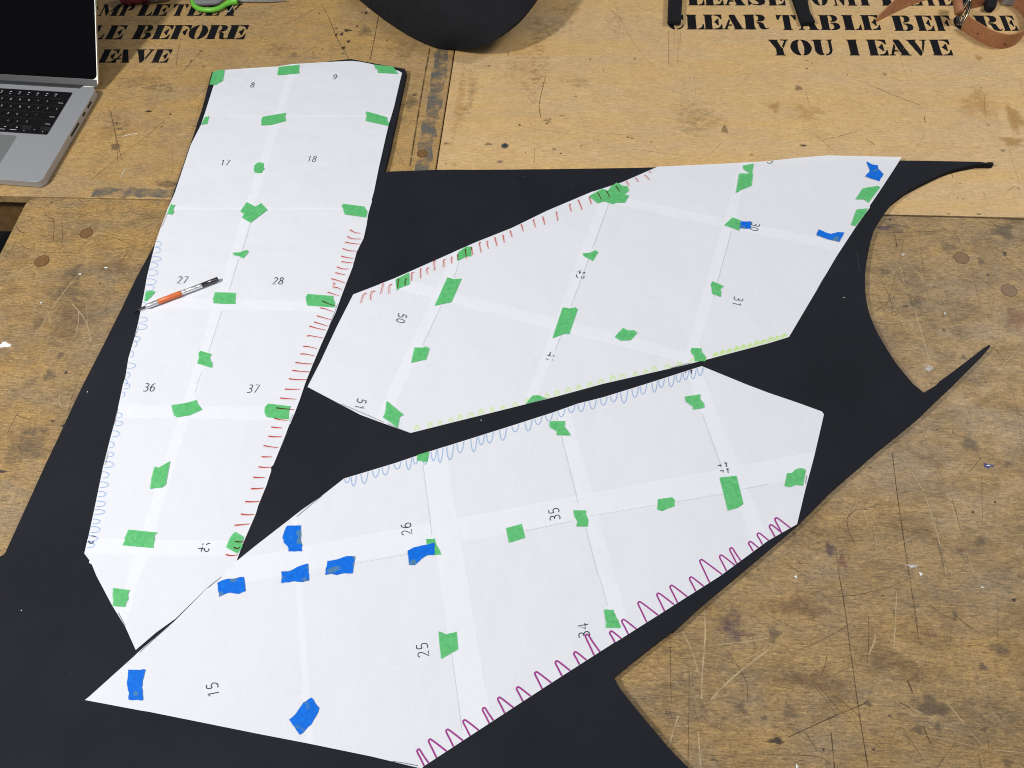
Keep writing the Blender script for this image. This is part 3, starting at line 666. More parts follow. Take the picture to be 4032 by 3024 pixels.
mb = MB(); mb.prism(fw, 0.0006, FT); mb.build('sheet', M['foam'], fo, bevel=0.0011)
M['scuff'] = alpha_ink('pale_scuff', (0.10, 0.10, 0.11), 0.35, 90, 0.35, 0.7)
for c, r, pts in ((2,0,[(10,1565),(35,1578)]),(2,0,[(90,1530),(110,1522)]),(2,0,[(440,1600),(500,1590),(520,1630)]),(3,1,[(700,420),(760,520),(785,640),(810,720)]),(1,1,[(880,650),(940,640),(960,625)])):
    mb = MB(); mb.ribbon(smooth_line(WL(T(c, r, pts), FT + .0003), 5), .0012); mb.build('scuff_mark', M['scuff'], fo)
for c, r, x, y in ((0,2,755,68),(1,2,1945,312),(3,1,656,911),(0,3,185,297),(2,0,520,20)):
    fl = Stains(); fl.add(tp(c, r, x, y), 2.0, 2.0, 'white', FT + 0.0003, 1.5); fl.build('lint_fleck', fo)

# ------------------------------------------------------------------ paper patterns
PZ = FT + 0.0006
P1 = T(0,0,[(1897,605),(1940,603)]) + T(1,0,[(0,585),(190,573),(300,555),(600,537),(760,529),(830,527),(900,534),(980,550),(1020,560),(1230,612),(1262,630),(1240,720),(1195,915),(1145,1090),(1125,1172),(1060,1460),(1020,1659)]) \
   + T(1,1,[(1000,70),(1003,82),(970,190),(955,290),(930,400),(870,520),(835,650),(780,790),(735,910),(690,1040),(635,1160),(560,1330),(495,1485),(440,1620)]) \
   + T(1,2,[(425,0),(375,150),(330,265),(296,345),(290,350),(220,530),(150,700),(130,720),(132,750),(90,880),(20,1050)]) + T(0,2,[(2212,1120),(2110,1355),(2045,1530)]) \
   + [(936,2213),(880,2262)] + T(0,3,[(1795,100),(1520,368),(1350,490),(1175,640),(1085,440),(970,255),(835,0)]) \
   + T(0,2,[(795,1560),(770,1545),(775,1525),(730,1465),(770,1290),(830,1010),(890,720),(950,480),(985,350),(990,340),(1020,210),(1065,0)]) \
   + T(0,1,[(1085,1600),(1110,1440),(1160,1270),(1195,1130),(1230,960),(1270,730),(1340,450),(1380,330),(1440,170),(1515,0)]) + T(0,0,[(1520,1640),(1650,1250),(1740,1075),(1845,740)])
P2 = T(1,2,[(445,25)]) + T(1,1,[(560,1460),(620,1330),(700,1160),(840,885),(1190,750),(1540,595),(1890,440),(2212,312)]) + T(2,1,[(300,165),(690,0)]) \
   + T(2,0,[(950,1575),(1260,1440),(1700,1420),(2212,1393)]) + T(3,0,[(240,1365),(400,1352),(520,1343),(700,1348),(1155,1357),(1110,1430),(960,1659)]) \
   + T(3,1,[(880,118),(880,135),(760,300),(590,560),(420,850),(180,1255),(0,1310)]) + T(2,1,[(1680,1450),(1545,1484)]) + T(2,2,[(780,0),(400,104),(0,205)]) + T(1,2,[(1740,322),(1330,425),(900,265)])
P3 = T(1,2,[(0,1395),(400,1085),(560,975),(760,818),(1200,685),(1480,590),(1840,477),(2212,360)]) + T(2,2,[(380,238),(570,170),(790,115),(1160,0)]) + T(2,1,[(1640,1505),(2015,1659)]) \
   + T(3,2,[(0,75),(250,160),(465,238),(483,262),(470,320),(400,620),(320,920),(250,1213),(0,1355)]) + T(2,3,[(1800,0),(900,570),(890,572),(340,925),(0,1146)]) \
   + T(1,3,[(1450,1645),(1430,1664),(1000,1560),(440,1445),(0,1360)]) + T(0,3,[(1280,1172),(1230,1165),(735,1072),(770,1045),(1165,690),(1205,650),(1500,400),(1780,118),(1915,0)]) + T(0,2,[(2045,1530)])

def clip(poly, a, nrm):                      # keep the side of the line through a where nrm points
    out = []
    for i in range(len(poly)):
        p, q = poly[i], poly[(i + 1) % len(poly)]
        dp, dq = (p[0] - a[0]) * nrm[0] + (p[1] - a[1]) * nrm[1], (q[0] - a[0]) * nrm[0] + (q[1] - a[1]) * nrm[1]
        if dp >= 0: out.append(p)
        if (dp >= 0) != (dq >= 0):
            t = dp / (dp - dq); out.append((p[0] + (q[0] - p[0]) * t, p[1] + (q[1] - p[1]) * t))
    return out
def line(p, q, band, toward):                # seam of two pages: point, unit normal pointing to the later page, overlap width
    a, b_ = W(p, PZ), W(q, PZ); t = W(toward, PZ)
    d = (b_ - a).normalized(); nrm = Vector((-d.y, d.x))
    if (t.x - a.x) * nrm.x + (t.y - a.y) * nrm.y < 0: nrm = -nrm
    if band < 0:                             # the later page reaches back over the earlier one
        a = a + Vector((nrm.x, nrm.y, 0)) * band; band = -band
    return ((a.x, a.y), (nrm.x, nrm.y), band)
def pattern(label, outline, cols, rows_, zbase):
    pat = thing('paper_pattern', label, 'paper pattern', 'paper patterns on the foam')
    base = [(p.x, p.y) for p in WL(outline, PZ)]
    pages = []
    for c in range(len(cols) + 1):
        for r in range(len(rows_) + 1):
            poly = base; hp = []
            if c > 0: hp.append((cols[c - 1][0], cols[c - 1][1]))
            if c < len(cols):
                a, nn, bd = cols[c]; hp.append(((a[0] + nn[0] * bd, a[1] + nn[1] * bd), (-nn[0], -nn[1])))
            if r > 0: hp.append((rows_[r - 1][0], rows_[r - 1][1]))
            if r < len(rows_):
                a, nn, bd = rows_[r]; hp.append(((a[0] + nn[0] * bd, a[1] + nn[1] * bd), (-nn[0], -nn[1])))
            for a, nn in hp:
                poly = clip(poly, a, nn)
                if len(poly) < 3: break
            if len(poly) < 3: continue
            ar = abs(sum(poly[i][0] * poly[(i + 1) % len(poly)][1] - poly[(i + 1) % len(poly)][0] * poly[i][1] for i in range(len(poly)))) / 2
            if ar < 4e-5: continue
            z = zbase + 0.00022 * (c % 2) + 0.00044 * (r % 2)
            mb = MB(); mb.poly([Vector((*p, z)) for p in poly])
            n_ = len(poly)
            pages.append((hp, mb.build('paper_sheet', M['paper'], pat)))
            # the cut edge of the sheet, seen as a hair line where it lies on another sheet
            eb = MB()
            for (a, nn) in hp[:0]: pass
    # printed seam hair lines
    return pat, pages
def hair(pat, seams, zz, wd=.0005):
    for pts in seams:
        mb = MB(); mb.ribbon(WL(pts, zz), wd); mb.build('sheet_edge_line', M['paper_edge'], pat)
ZT = PZ + 0.0012          # level just above the stacked sheets
pat1, pg1 = pattern('long narrow taped paper pattern under the craft knife, with red ticks down its right side', P1,
    [line((1122,319),(524,2214), .016, (2000,1200))],
    [line((1140,455),(1420,455), .004, (1000,2000)), line((693,816),(1340,818), .007, (1000,2000)), line((560,1176),(1190,1186), .020, (1000,2400)), line((470,1594),(1010,1602), .022, (900,2600)), line((345,2123),(900,2132), .021, (700,2900))], PZ)
pat2, pg2 = pattern('taped paper pattern in the middle, edged with red ticks above and lime loops below', P2,
    [line((1735,1205),(1664,1358), -.018, (3000,1000)), line((2396,802),(2185,1380), -.016, (3000,1000)), line((2879,911),(2750,1371), -.016, (3500,900))],
    [line((2472,783),(3024,897), .019, (2500,1500)), line((1632,1111),(2718,1389), .021, (2300,1500))], PZ)
pat3, pg3 = pattern('largest taped paper pattern, nearest the camera, with purple zigzag along its lower edge', P3,
    [line((1158,2168),(1206,2924), .008, (3000,2200)), line((1664,1826),(1819,2874), .036, (3000,2200)), line((2189,1626),(2426,2523), .020, (3200,2200)), line((2763,1626),(2955,2118), .022, (3400,1800))],
    [line((1222,2246),(2918,1927), -.033, (2200,2900))], PZ + 0.0002)
hair(pat2, [T(2,1,[(835,100),(760,310),(700,470)]), T(2,1,[(660,580),(510,985)]), T(2,1,[(415,1250),(370,1370)]), T(2,1,[(1895,340),(1740,910)]), T(1,1,[(1595,985),(1440,1320)]), T(1,1,[(1755,600),(1710,740)])], ZT)
hair(pat1, [T(0,1,[(2165,265),(2090,510)]), T(0,1,[(2060,570),(1980,840)]), T(0,1,[(1915,1030),(1800,1380)]), T(0,1,[(1745,1550),(1700,1659)]), T(0,2,[(1705,10),(1680,80)])], ZT)
hair(pat3, [T(1,2,[(1440,690),(1520,1310)]), T(1,3,[(1690,670),(1780,1330)]), T(2,2,[(425,450),(570,1030)]), T(2,2,[(635,1240),(745,1659)]), T(2,3,[(755,0),(825,260)]), T(2,2,[(1640,250),(1800,690)]), T(2,2,[(110,1270),(530,1180)]), T(2,2,[(680,1140),(1250,1045)]), T(2,2,[(1410,1020),(1830,950)]), T(1,2,[(860,1550),(1310,1470)]), T(2,2,[(375,245),(395,315)]), T(2,2,[(1980,910),(2212,865)])], ZT, .0004)

# printed page numbers, stroke font (height 1)
DG = {'0': [[(.27,1),(.1,.85),(.03,.5),(.1,.15),(.27,0),(.44,.15),(.51,.5),(.44,.85),(.27,1)]],
 '1': [[(.12,.82),(.32,1),(.32,0)]],
 '2': [[(.05,.82),(.15,.96),(.3,1),(.45,.9),(.47,.72),(.38,.5),(.05,0),(.5,0)]],
 '3': [[(.06,.94),(.25,1),(.43,.9),(.44,.7),(.34,.56),(.16,.53),(.36,.5),(.48,.36),(.47,.14),(.3,0),(.12,0),(.03,.06)]],
 '4': [[(.4,0),(.4,1),(.03,.3),(.55,.3)]],
 '5': [[(.45,1),(.13,1),(.1,.56),(.28,.6),(.44,.52),(.5,.32),(.42,.1),(.25,0),(.04,.04)]],
 '6': [[(.44,.97),(.25,.92),(.1,.7),(.04,.36),(.1,.1),(.27,0),(.44,.1),(.5,.3),(.44,.5),(.28,.58),(.12,.48),(.05,.32)]],
 '7': [[(.04,1),(.5,1),(.18,0)]],
 '8': [[(.27,.54),(.12,.64),(.08,.8),(.15,.94),(.27,1),(.39,.94),(.46,.8),(.42,.64),(.27,.54),(.1,.42),(.03,.24),(.1,.06),(.27,0),(.44,.06),(.51,.24),(.44,.42),(.27,.54)]],
 '9': [[(.1,.03),(.28,.06),(.44,.28),(.5,.62),(.44,.9),(.27,1),(.1,.9),(.04,.7),(.1,.5),(.26,.42),(.42,.52),(.49,.68)]]}
DG['U'] = [[(.05,1),(.05,.25),(.15,.03),(.35,.03),(.45,.25),(.45,1)]]; DG['I'] = [[(.25,1),(.25,0)]]; DG['O'] = DG['0']
DG['P'] = [[(.08,0),(.08,1),(.35,1),(.46,.85),(.46,.65),(.35,.5),(.08,.5)]]; DG['J'] = [[(.4,1),(.4,.2),(.28,0),(.1,.08)]]
DG['K'] = [[(.08,0),(.08,1)],[(.45,1),(.08,.45),(.48,0)]]; DG['L'] = [[(.1,1),(.1,0),(.45,0)]]; DG['M'] = [[(.03,0),(.06,1),(.27,.35),(.48,1),(.52,0)]]
DG['<'] = [[(.45,.8),(.08,.45),(.45,.1)]]; DG['>'] = [[(.08,.8),(.45,.45),(.08,.1)]]; DG['?'] = [[(.08,.85),(.25,1),(.44,.82),(.27,.5),(.27,.3)],[(.27,.08),(.27,0)]]
DG['-'] = [[(.05,.5),(.5,.5)]]; DG['+'] = [[(.05,.5),(.5,.5)],[(.27,.75),(.27,.25)]]; DG['='] = [[(.05,.62),(.5,.62)],[(.05,.38),(.5,.38)]]
DG['['] = [[(.4,1),(.2,1),(.2,0),(.4,0)]]; DG[']'] = [[(.1,1),(.3,1),(.3,0),(.1,0)]]; DG['|'] = [[(.25,1),(.25,0)]]; DG[';'] = [[(.25,.65),(.25,.55)],[(.27,.15),(.18,-.1)]]; DG["'"] = [[(.27,1),(.22,.75)]]
def page_of(pages, c):
    for hp, o in pages:
        if all((c.x - a[0]) * nn[0] + (c.y - a[1]) * nn[1] >= 0 for a, nn in hp): return o
    return pages[0][1]
def number(pages, txt, px, bdir, udir, h=0.0135):
    c = W(px, ZT); B = (W((px[0] + bdir[0] * 20, px[1] + bdir[1] * 20), ZT) - c).normalized(); U = (W((px[0] + udir[0] * 20, px[1] + udir[1] * 20), ZT) - c).normalized()
    wd = h * (0.55 * len(txt) + 0.17 * (len(txt) - 1)); mb = MB()
    for i, ch in enumerate(txt):
        o = c - B * wd / 2 - U * h / 2 + B * (h * 0.72 * i)
        for st in DG[ch]:
            pts = [o + B * (x * h) + U * (y * h) for x, y in st]
            mb.ribbon(smooth_line(pts, 4) if len(pts) > 4 and ch not in '1247' else pts, h * .085)
    mb.build('printed_number', M['print'], page_of(pages, c))
d1u = (1122 - 524, 319 - 2214)
for txt, px in (('8', tp(0,0,2182,732)), ('9', tp(1,0,682,663)), ('17', tp(0,0,1945,1405)), ('18', tp(1,0,483,1372)), ('27', tp(0,1,1578,758)), ('28', tp(1,1,192,766)), ('36', tp(0,2,1292,28)), ('37', tp(1,2,-22,40))):
    L_ = math.hypot(*d1u); number(pg1, txt, px, (1, 0.012), (d1u[0] / L_, d1u[1] / L_))
for txt, px in (('50', tp(1,1,1255,1090)), ('51', tp(1,2,902,172)), ('30', tp(2,1,2098,300)), ('31', tp(2,1,1950,945))):
    number(pg2, txt, px, (-.30, .95), (.97, .24))
for txt, px in (('26', tp(1,2,1298,1252)), ('35', tp(2,2,366,1124)), ('25', tp(1,3,1440,640)), ('15', tp(0,3,1838,983)), ('34', tp(2,3,618,470))):
    number(pg3, txt, px, (-.13, -.99), (-.985, .18))
def strokes(pat, name, mat, lst, wd, z=ZT, sm=4, taper=None):
    if name in ('printed_cut_line',) and len(lst) > 1:          # separate lines are separate parts
        return [strokes(pat, name, mat, [q], wd, z, sm, taper) for q in lst]
    if name == 'split_number':                                  # strokes that lie close together are one number
        groups = []
        for q in lst:
            p = tp(q[0], q[1], *q[2][0])
            for gr in groups:
                if math.hypot(gr[0][0] - p[0], gr[0][1] - p[1]) < 75: gr[1].append(q); break
            else: groups.append((p, [q]))
        if len(groups) > 1: return [strokes(pat, name, mat, gr[1], wd, z, sm, taper) for gr in groups]
    mb = MB()
    for i, (c, r, pts) in enumerate(lst):
        w_ = WL(T(c, r, pts), z + 0.000003 * (i % 7))
        mb.ribbon(smooth_line(w_, sm) if len(pts) > 2 else w_, wd, 0, taper)
    return mb.build(name, mat, pat)
# numbers cut in half where two pages meet
strokes(pat1, 'split_number', M['print'], [(0,2,[(1747,1388),(1757,1378)]),(0,2,[(1780,1390),(1795,1379),(1815,1378)]),(0,2,[(1712,1420),(1762,1424)]),(0,2,[(1748,1405),(1738,1448)]),(0,2,[(1768,1418),(1766,1438),(1784,1447),(1800,1440),(1805,1420)]),
    (0,2,[(788,1314),(806,1312),(818,1322)]),(0,2,[(766,1352),(768,1368),(784,1377),(800,1371),(804,1354)])], .0012)
strokes(pat2, 'split_number', M['print'], [(2,1,[(565,688),(597,694)]),(2,1,[(590,672),(582,706)]),(2,1,[(556,712),(558,730),(572,740)]),(2,1,[(610,695),(626,706)]),(2,1,[(632,690),(618,700)]),(2,1,[(598,730),(605,743),(620,740),(622,722)]),
    (2,1,[(305,1408),(338,1418)]),(2,1,[(332,1382),(322,1412)]),(2,1,[(292,1440),(314,1446)]),(2,1,[(352,1410),(366,1418)]),(2,1,[(345,1450),(353,1452)]),(3,0,[(-8,1398),(5,1408),(25,1408),(38,1396),(32,1390)])], .0012)
strokes(pat3, 'split_number', M['print'], [(2,2,[(1780,706),(1805,698),(1802,714)]),(2,2,[(1797,752),(1822,745),(1824,764)]),(2,2,[(1833,680),(1858,686)]),(2,2,[(1846,676),(1856,716)]),(2,2,[(1850,735),(1878,735)]),(2,2,[(1862,728),(1868,768)]),
    (2,1,[(1535,1545),(1560,1540)]),(2,1,[(1548,1535),(1552,1570)]),(2,1,[(1495,1552),(1505,1560)])], .0012)
# pen marks
red1 = [(1,1,p) for p in ([(810,325),(850,348),(903,355)],[(790,382),(830,402),(907,405)],[(767,432),(830,443),(900,450)],[(748,487),(800,505),(870,510)],[(735,553),(790,566),(835,572)],[(737,600),(790,607),(842,613)],[(697,645),(740,662),(800,663)],[(685,695),(730,707),(770,713)],[(650,748),(710,765),(775,788)],[(662,820),(700,825),(737,842)],[(670,780),(674,800),(668,808)],[(617,863),(660,878),(717,895)],[(575,940),(620,963),(685,982)],[(555,1000),(600,1010),(660,1033)],[(525,1068),(580,1085),(650,1103)],[(500,1122),(560,1140),(622,1160)],[(460,1157),(520,1175),(605,1193)],[(440,1245),(470,1241),(583,1262)],[(407,1332),(450,1335),(525,1352)],[(383,1398),(430,1400),(507,1417)],[(340,1470),(400,1480),(497,1485)],[(313,1540),(370,1547),(468,1554)],[(283,1612),(350,1620),(440,1620)])] \
  + [(1,2,p) for p in ([(248,43),(310,45),(378,43)],[(207,120),(260,125),(345,130)],[(175,205),(240,213),(330,221)],[(158,296),(200,306),(270,313)],[(130,370),(180,376),(222,378)],[(107,450),(160,455),(220,453)],[(65,530),(110,540),(187,549)],[(47,627),(90,629),(137,628)],[(20,715),(70,719),(130,717)],[(-25,805),(20,807),(72,806)],[(-45,903),(10,903),(65,897)],[(-95,1015),(-30,1017),(28,1012)])] \
  + [(0,2,p) for p in ([(2080,1122),(2130,1129),(2195,1126)],[(2027,1220),(2080,1215),(2155,1207)],[(2032,1360),(2070,1364),(2104,1362)],[(2018,1412),(2050,1420),(2075,1408)],[(1950,1472),(1990,1482),(2055,1475)])]
strokes(pat1, 'red_pen_ticks', M['red'], red1, .0018, ZT + .0010, 4, lambda s: 1.2 - 0.7 * s)
red2 = [(1,1,p) for p in ([(903,958),(925,890),(952,872)],[(987,935),(995,865),(1027,855)],[(1075,880),(1095,800),(1105,792)],[(1148,880),(1150,810),(1175,797)],[(1222,830),(1226,790),(1230,748)],[(1288,808),(1290,757),(1305,750)],[(1343,768),(1345,700),(1362,697)],[(1420,745),(1420,667),(1427,664)],[(1480,710),(1475,665),(1492,652)],[(1543,678),(1536,600),(1552,596)],[(1622,648),(1622,590),(1635,579)],[(1690,617),(1690,565),(1697,559)],[(1745,590),(1742,560),(1740,535)],[(1818,575),(1812,530),(1808,492)],[(1870,545),(1866,510),(1860,475)],[(1945,525),(1930,442),(1942,434)],[(2008,490),(1995,432),(2005,422)],[(2082,468),(2070,420),(2062,388)],[(2145,438),(2138,400),(2133,368)],[(2212,390),(2204,360),(2195,332)])] \
  + [(2,1,p) for p in ([(97,340),(88,305),(78,277)],[(202,305),(185,242),(192,238)],[(282,283),(275,250),(265,210)],[(395,248),(385,182),(388,168)],[(513,170),(497,110),(510,105)],[(606,155),(590,110),(570,65)],[(685,105),(676,70),(667,40)],[(772,65),(755,30),(738,3)],[(843,45),(830,15),(815,-10)])] \
  + [(2,0,p) for p in ([(930,1655),(915,1630),(897,1607)],[(1010,1605),(997,1580),(985,1562)],[(1092,1573),(1080,1550),(1067,1533)],[(1187,1553),(1160,1522),(1140,1510)],[(1200,1492),(1190,1482),(1185,1479)])]
strokes(pat2, 'red_pen_ticks', M['red'], red2, .0017, ZT + .0010, 4, lambda s: 0.6 + 0.5 * s)
def edge_x(outl, y):                          # x of an outline's leftmost crossing at photo row y
    xs = []
    for i in range(len(outl)):
        (x0, y0), (x1, y1) = outl[i], outl[(i + 1) % len(outl)]
        if (y0 - y) * (y1 - y) < 0: xs.append(x0 + (x1 - x0) * (y - y0) / (y1 - y0))
    return min(xs) if xs else None
loops = []
for r, lst in ((1, [(445,1392),(497,1384),(572,1391),(628,1363),(692,1362),(770,1350),(823,1330),(972,1262),(1097,1272),(1160,1270),(1265,1209),(1307,1182),(1395,1153),(1495,1170),(1577,1122),(1640,1098)]),
               (2, [(12,1120),(85,1077),(265,1052),(335,1060),(425,1030),(520,984),(603,981),(690,980),(780,940),(865,934),(945,912),(1030,909),(1100,903),(1183,862),(1252,860),(1330,842),(1385,815)])):
    for y, x in lst:
        px, py = tp(0, r, x, y); ex = edge_x(P1, py)
        if ex is None: continue
        ex += 1.5; hh = random.uniform(9.5, 12.5)
        loops.append([(ex + (px - ex) * math.sin(math.pi * s / 8) ** .8 if 0 < s < 8 else ex, py - hh * math.cos(math.pi * s / 8) + 2) for s in range(9)])
mb = MB()
for L_ in loops: mb.ribbon(smooth_line(WL(L_, ZT), 2), .0010)
mb.build('blue_pencil_loops', M['bluepen'], pat1)
def edge_y(outl, x, upper=True):
    ys = []
    for i in range(len(outl)):
        (x0, y0), (x1, y1) = outl[i], outl[(i + 1) % len(outl)]
        if (x0 - x) * (x1 - x) < 0: ys.append(y0 + (y1 - y0) * (x - x0) / (x1 - x0))
    return (min(ys) if upper else max(ys)) if ys else None
mb = MB()
tips = [tp(1,2,*q) for q in ((785,850),(842,880),(935,857),(1033,803),(1117,783),(1220,730),(1318,735),(1378,688),(1460,690),(1533,660),(1590,675),(1675,652),(1763,590),(1880,583),(1945,523),(2018,508),(2132,483))] \
   + [tp(2,2,*q) for q in ((27,410),(140,403),(225,347),(318,318),(425,280),(512,243),(597,235),(697,213),(790,180),(878,152),(967,162),(1062,112),(1133,85),(1230,68),(1290,28),(1375,22))] + [tp(2,1,*q) for q in ((1440,1640),(1500,1620),(1565,1612),(1625,1585))]
for i, (x, y) in enumerate(tips):
    nb = min(abs(x - q[0]) for j, q in enumerate(tips) if j != i)
    hw = min(15, 0.44 * nb)
    pts = []
    for dx, k in ((-hw, 0), (-hw * .8, .45), (-hw * .5, .8), (0, 1), (hw * .45, .8), (hw * .7, .45), (hw * .85, 0)):
        ey = edge_y(P3, x + dx + 2) 
        if ey is None: ey = y - 40
        pts.append((x + dx + (1 - k) * 2, ey + 1.5 + (y - ey) * k))
    mb.ribbon(smooth_line(WL(pts, ZT + .000004 * (i % 5)), 4), .0011)
mb.build('blue_pencil_loops', M['bluepen'], pat3)
mb = MB()
ptips = [(q_[0] + .137, q_[1]) for q_ in [tp(1,3,*q) for q in ((1397,1497),(1497,1410),(1648,1325),(1795,1243),(1963,1138),(2095,1048))] + [tp(2,3,*q) for q in ((45,958),(203,828),(380,733),(540,655),(640,505),(850,475),(955,375),(1095,222),(1258,148),(1372,80),(1540,8))] \
   + [tp(2,2,*q) for q in ((1630,1517),(1800,1478),(1888,1415),(2050,1360),(2125,1287))] + [tp(3,2,*q) for q in ((18,1215),(66,1155))]]
def down(px, d):
    t = 0
    while t < 140:
        q = (px[0] + d[0] * t, px[1] + d[1] * t); ey = edge_y(P3, q[0], False)
        if ey is None or q[1] > ey - 2: break
        t += 1
    return t
for i, p in enumerate(ptips):
    narrow = i in (0, 4, 10, 19)
    dl = (.36, .93); dr = (.82, .57) if not narrow else (.62, .78)
    a, b_ = down(p, dl), down(p, dr)
    pts = [(p[0] + dl[0] * a, p[1] + dl[1] * a), (p[0] + dl[0] * a * .55 - 3, p[1] + dl[1] * a * .55), (p[0] - 2.5, p[1] + 9), (p[0] + 1, p[1] + 1), (p[0] + 8, p[1] + 2), (p[0] + dr[0] * b_ * .5 + 1, p[1] + dr[1] * b_ * .5 - 2), (p[0] + dr[0] * b_, p[1] + dr[1] * b_)]
    mb.ribbon(smooth_line(WL(pts, ZT + .000004 * (i % 6)), 5), .0020)
mb.build('purple_marker_zigzag', M['purple'], pat3)
mb = MB(); x = 1642.0; i = 0
while x < 3092:
    ey = edge_y(P2, x, False)
    k = (x - 1640) / 1450
    h = random.uniform(15, 24); hw = random.uniform(6, 10)
    pts = [(x - hw, ey - 2), (x - hw * .7, ey - h * .7), (x, ey - h), (x + hw * .8, ey - h * .75), (x + hw, ey - h * .2)]
    mb.ribbon(smooth_line(WL(pts, ZT + .000004 * (i % 6)), 4), .0034 + .0012 * k)
    if k > .8:
        mb.ribbon(WL([(x - 12, ey - 4), (x + 6, ey - 20)], ZT + .00003 + .000004 * (i % 6)), .0035)
    x += random.uniform(32, 54) if k < .8 else 27; i += 1
mb.build('lime_highlighter_loops', M['lime'], pat2)
strokes(pat1, 'printed_cut_line', M['printline'], [(0,3,[(1020,315),(1050,372),(1080,428)]),(1,1,[(705,965),(670,1060),(632,1158)]),(0,2,[(1020,212),(995,300),(985,350)]),(0,2,[(930,600),(905,700)]),(1,2,[(318,262),(290,330)]),(1,2,[(268,420),(225,525)]),(0,1,[(1195,1160),(1165,1250)]),(0,1,[(1398,300),(1440,190)])], .0007, ZT, 2)
strokes(pat2, 'printed_cut_line', M['printline'], [(1,2,[(730,170),(920,250),(1105,330)]),(1,2,[(1138,342),(1230,385),(1330,422)]),(2,1,[(1370,1520),(1460,1496),(1545,1476)]),(3,1,[(490,730),(460,780),(430,835)])], .0008, ZT, 2)
strokes(pat3, 'printed_cut_line', M['printline'], [(1,2,[(350,1145),(460,1055),(570,965)]),(0,3,[(1205,660),(1330,545),(1460,430)]),(0,3,[(1800,100),(1860,50),(1915,5)]),(1,3,[(1180,1600),(1290,1618),(1400,1640)]),(3,2,[(335,790),(325,860)])], .0008, ZT, 2)

# strips of tape, each its own piece
TG, TB = 'green', 'blue'
tapes1 = [(TG,0,0,[(1840,620),(1900,603),(1940,603),(1925,695),(1880,720),(1870,733),(1810,730)]),(TG,1,0,[(195,578),(375,558),(370,600),(376,632),(185,648)]),
 (TG,1,0,[(1020,557),(1180,575),(1200,595),(1215,622),(1228,637),(1050,627),(1053,605),(1030,590)]),(TG,0,0,[(1770,1010),(1806,1003),(1788,1072),(1740,1075)]),
 (TG,1,0,[(58,1007),(258,973),(250,1005),(258,1045),(135,1077),(48,1083),(45,1040)]),(TG,1,0,[(957,962),(1130,1010),(1133,1040),(1152,1060),(1148,1088),(946,1043),(955,1000),(948,970)]),
 (TG,1,0,[(5,1410),(30,1400),(68,1408),(65,1440),(75,1460),(45,1495),(-10,1490),(-20,1470),(-15,1430)]),
 (TG,0,1,[(2133,87),(2205,125),(2190,165),(2115,195),(2075,165),(2100,130)]),(TG,0,1,[(2090,220),(2110,190),(2255,95),(2285,125),(2312,152),(2165,265)]),
 (TG,1,1,[(755,100),(938,125),(950,150),(960,175),(948,218),(765,192),(755,150),(737,122)]),(TG,0,1,[(1475,103),(1513,112),(1495,150),(1500,170),(1485,195),(1443,188)]),
 (TG,0,1,[(2008,525),(2070,520),(2105,508),(2135,500),(2145,520),(2100,572),(2065,553),(2020,545)]),(TG,0,1,[(1855,865),(2037,870),(2033,930),(2038,965),(1940,967),(1843,960),(1840,925),(1848,900)]),
 (TG,1,1,[(445,880),(668,898),(665,925),(680,945),(685,997),(440,980),(435,950),(430,905)]),(TG,0,1,[(1260,860),(1310,850),(1338,858),(1330,875),(1265,945),(1245,940)]),
 (TG,0,1,[(1730,1370),(1830,1400),(1812,1430),(1820,1460),(1835,1475),(1830,1520),(1702,1480),(1718,1430),(1712,1395)]),
 (TG,0,2,[(1480,182),(1620,161),(1630,230),(1618,272),(1530,287),(1500,270),(1490,230)]),(TG,0,2,[(1600,165),(1697,137),(1705,165),(1720,185),(1747,220),(1625,275),(1612,230)]),
 (TG,1,2,[(105,168),(302,192),(285,235),(287,305),(180,298),(92,285),(72,240),(75,200)]),(TG,0,2,[(1335,712),(1370,722),(1468,665),(1430,870),(1395,895),(1330,897),(1296,907),(1310,800)]),
 (TG,0,2,[(1108,1258),(1358,1282),(1330,1310),(1335,1350),(1322,1416),(1200,1407),(1058,1393),(1080,1350),(1075,1330)]),(TG,0,2,[(2030,1277),(2105,1320),(2090,1370),(2095,1410),(2050,1465),(1952,1410),(1985,1330)]),
 (TG,0,3,[(975,103),(1120,120),(1103,165),(1108,200),(1090,230),(1078,268),(973,258),(980,210),(972,165)])]
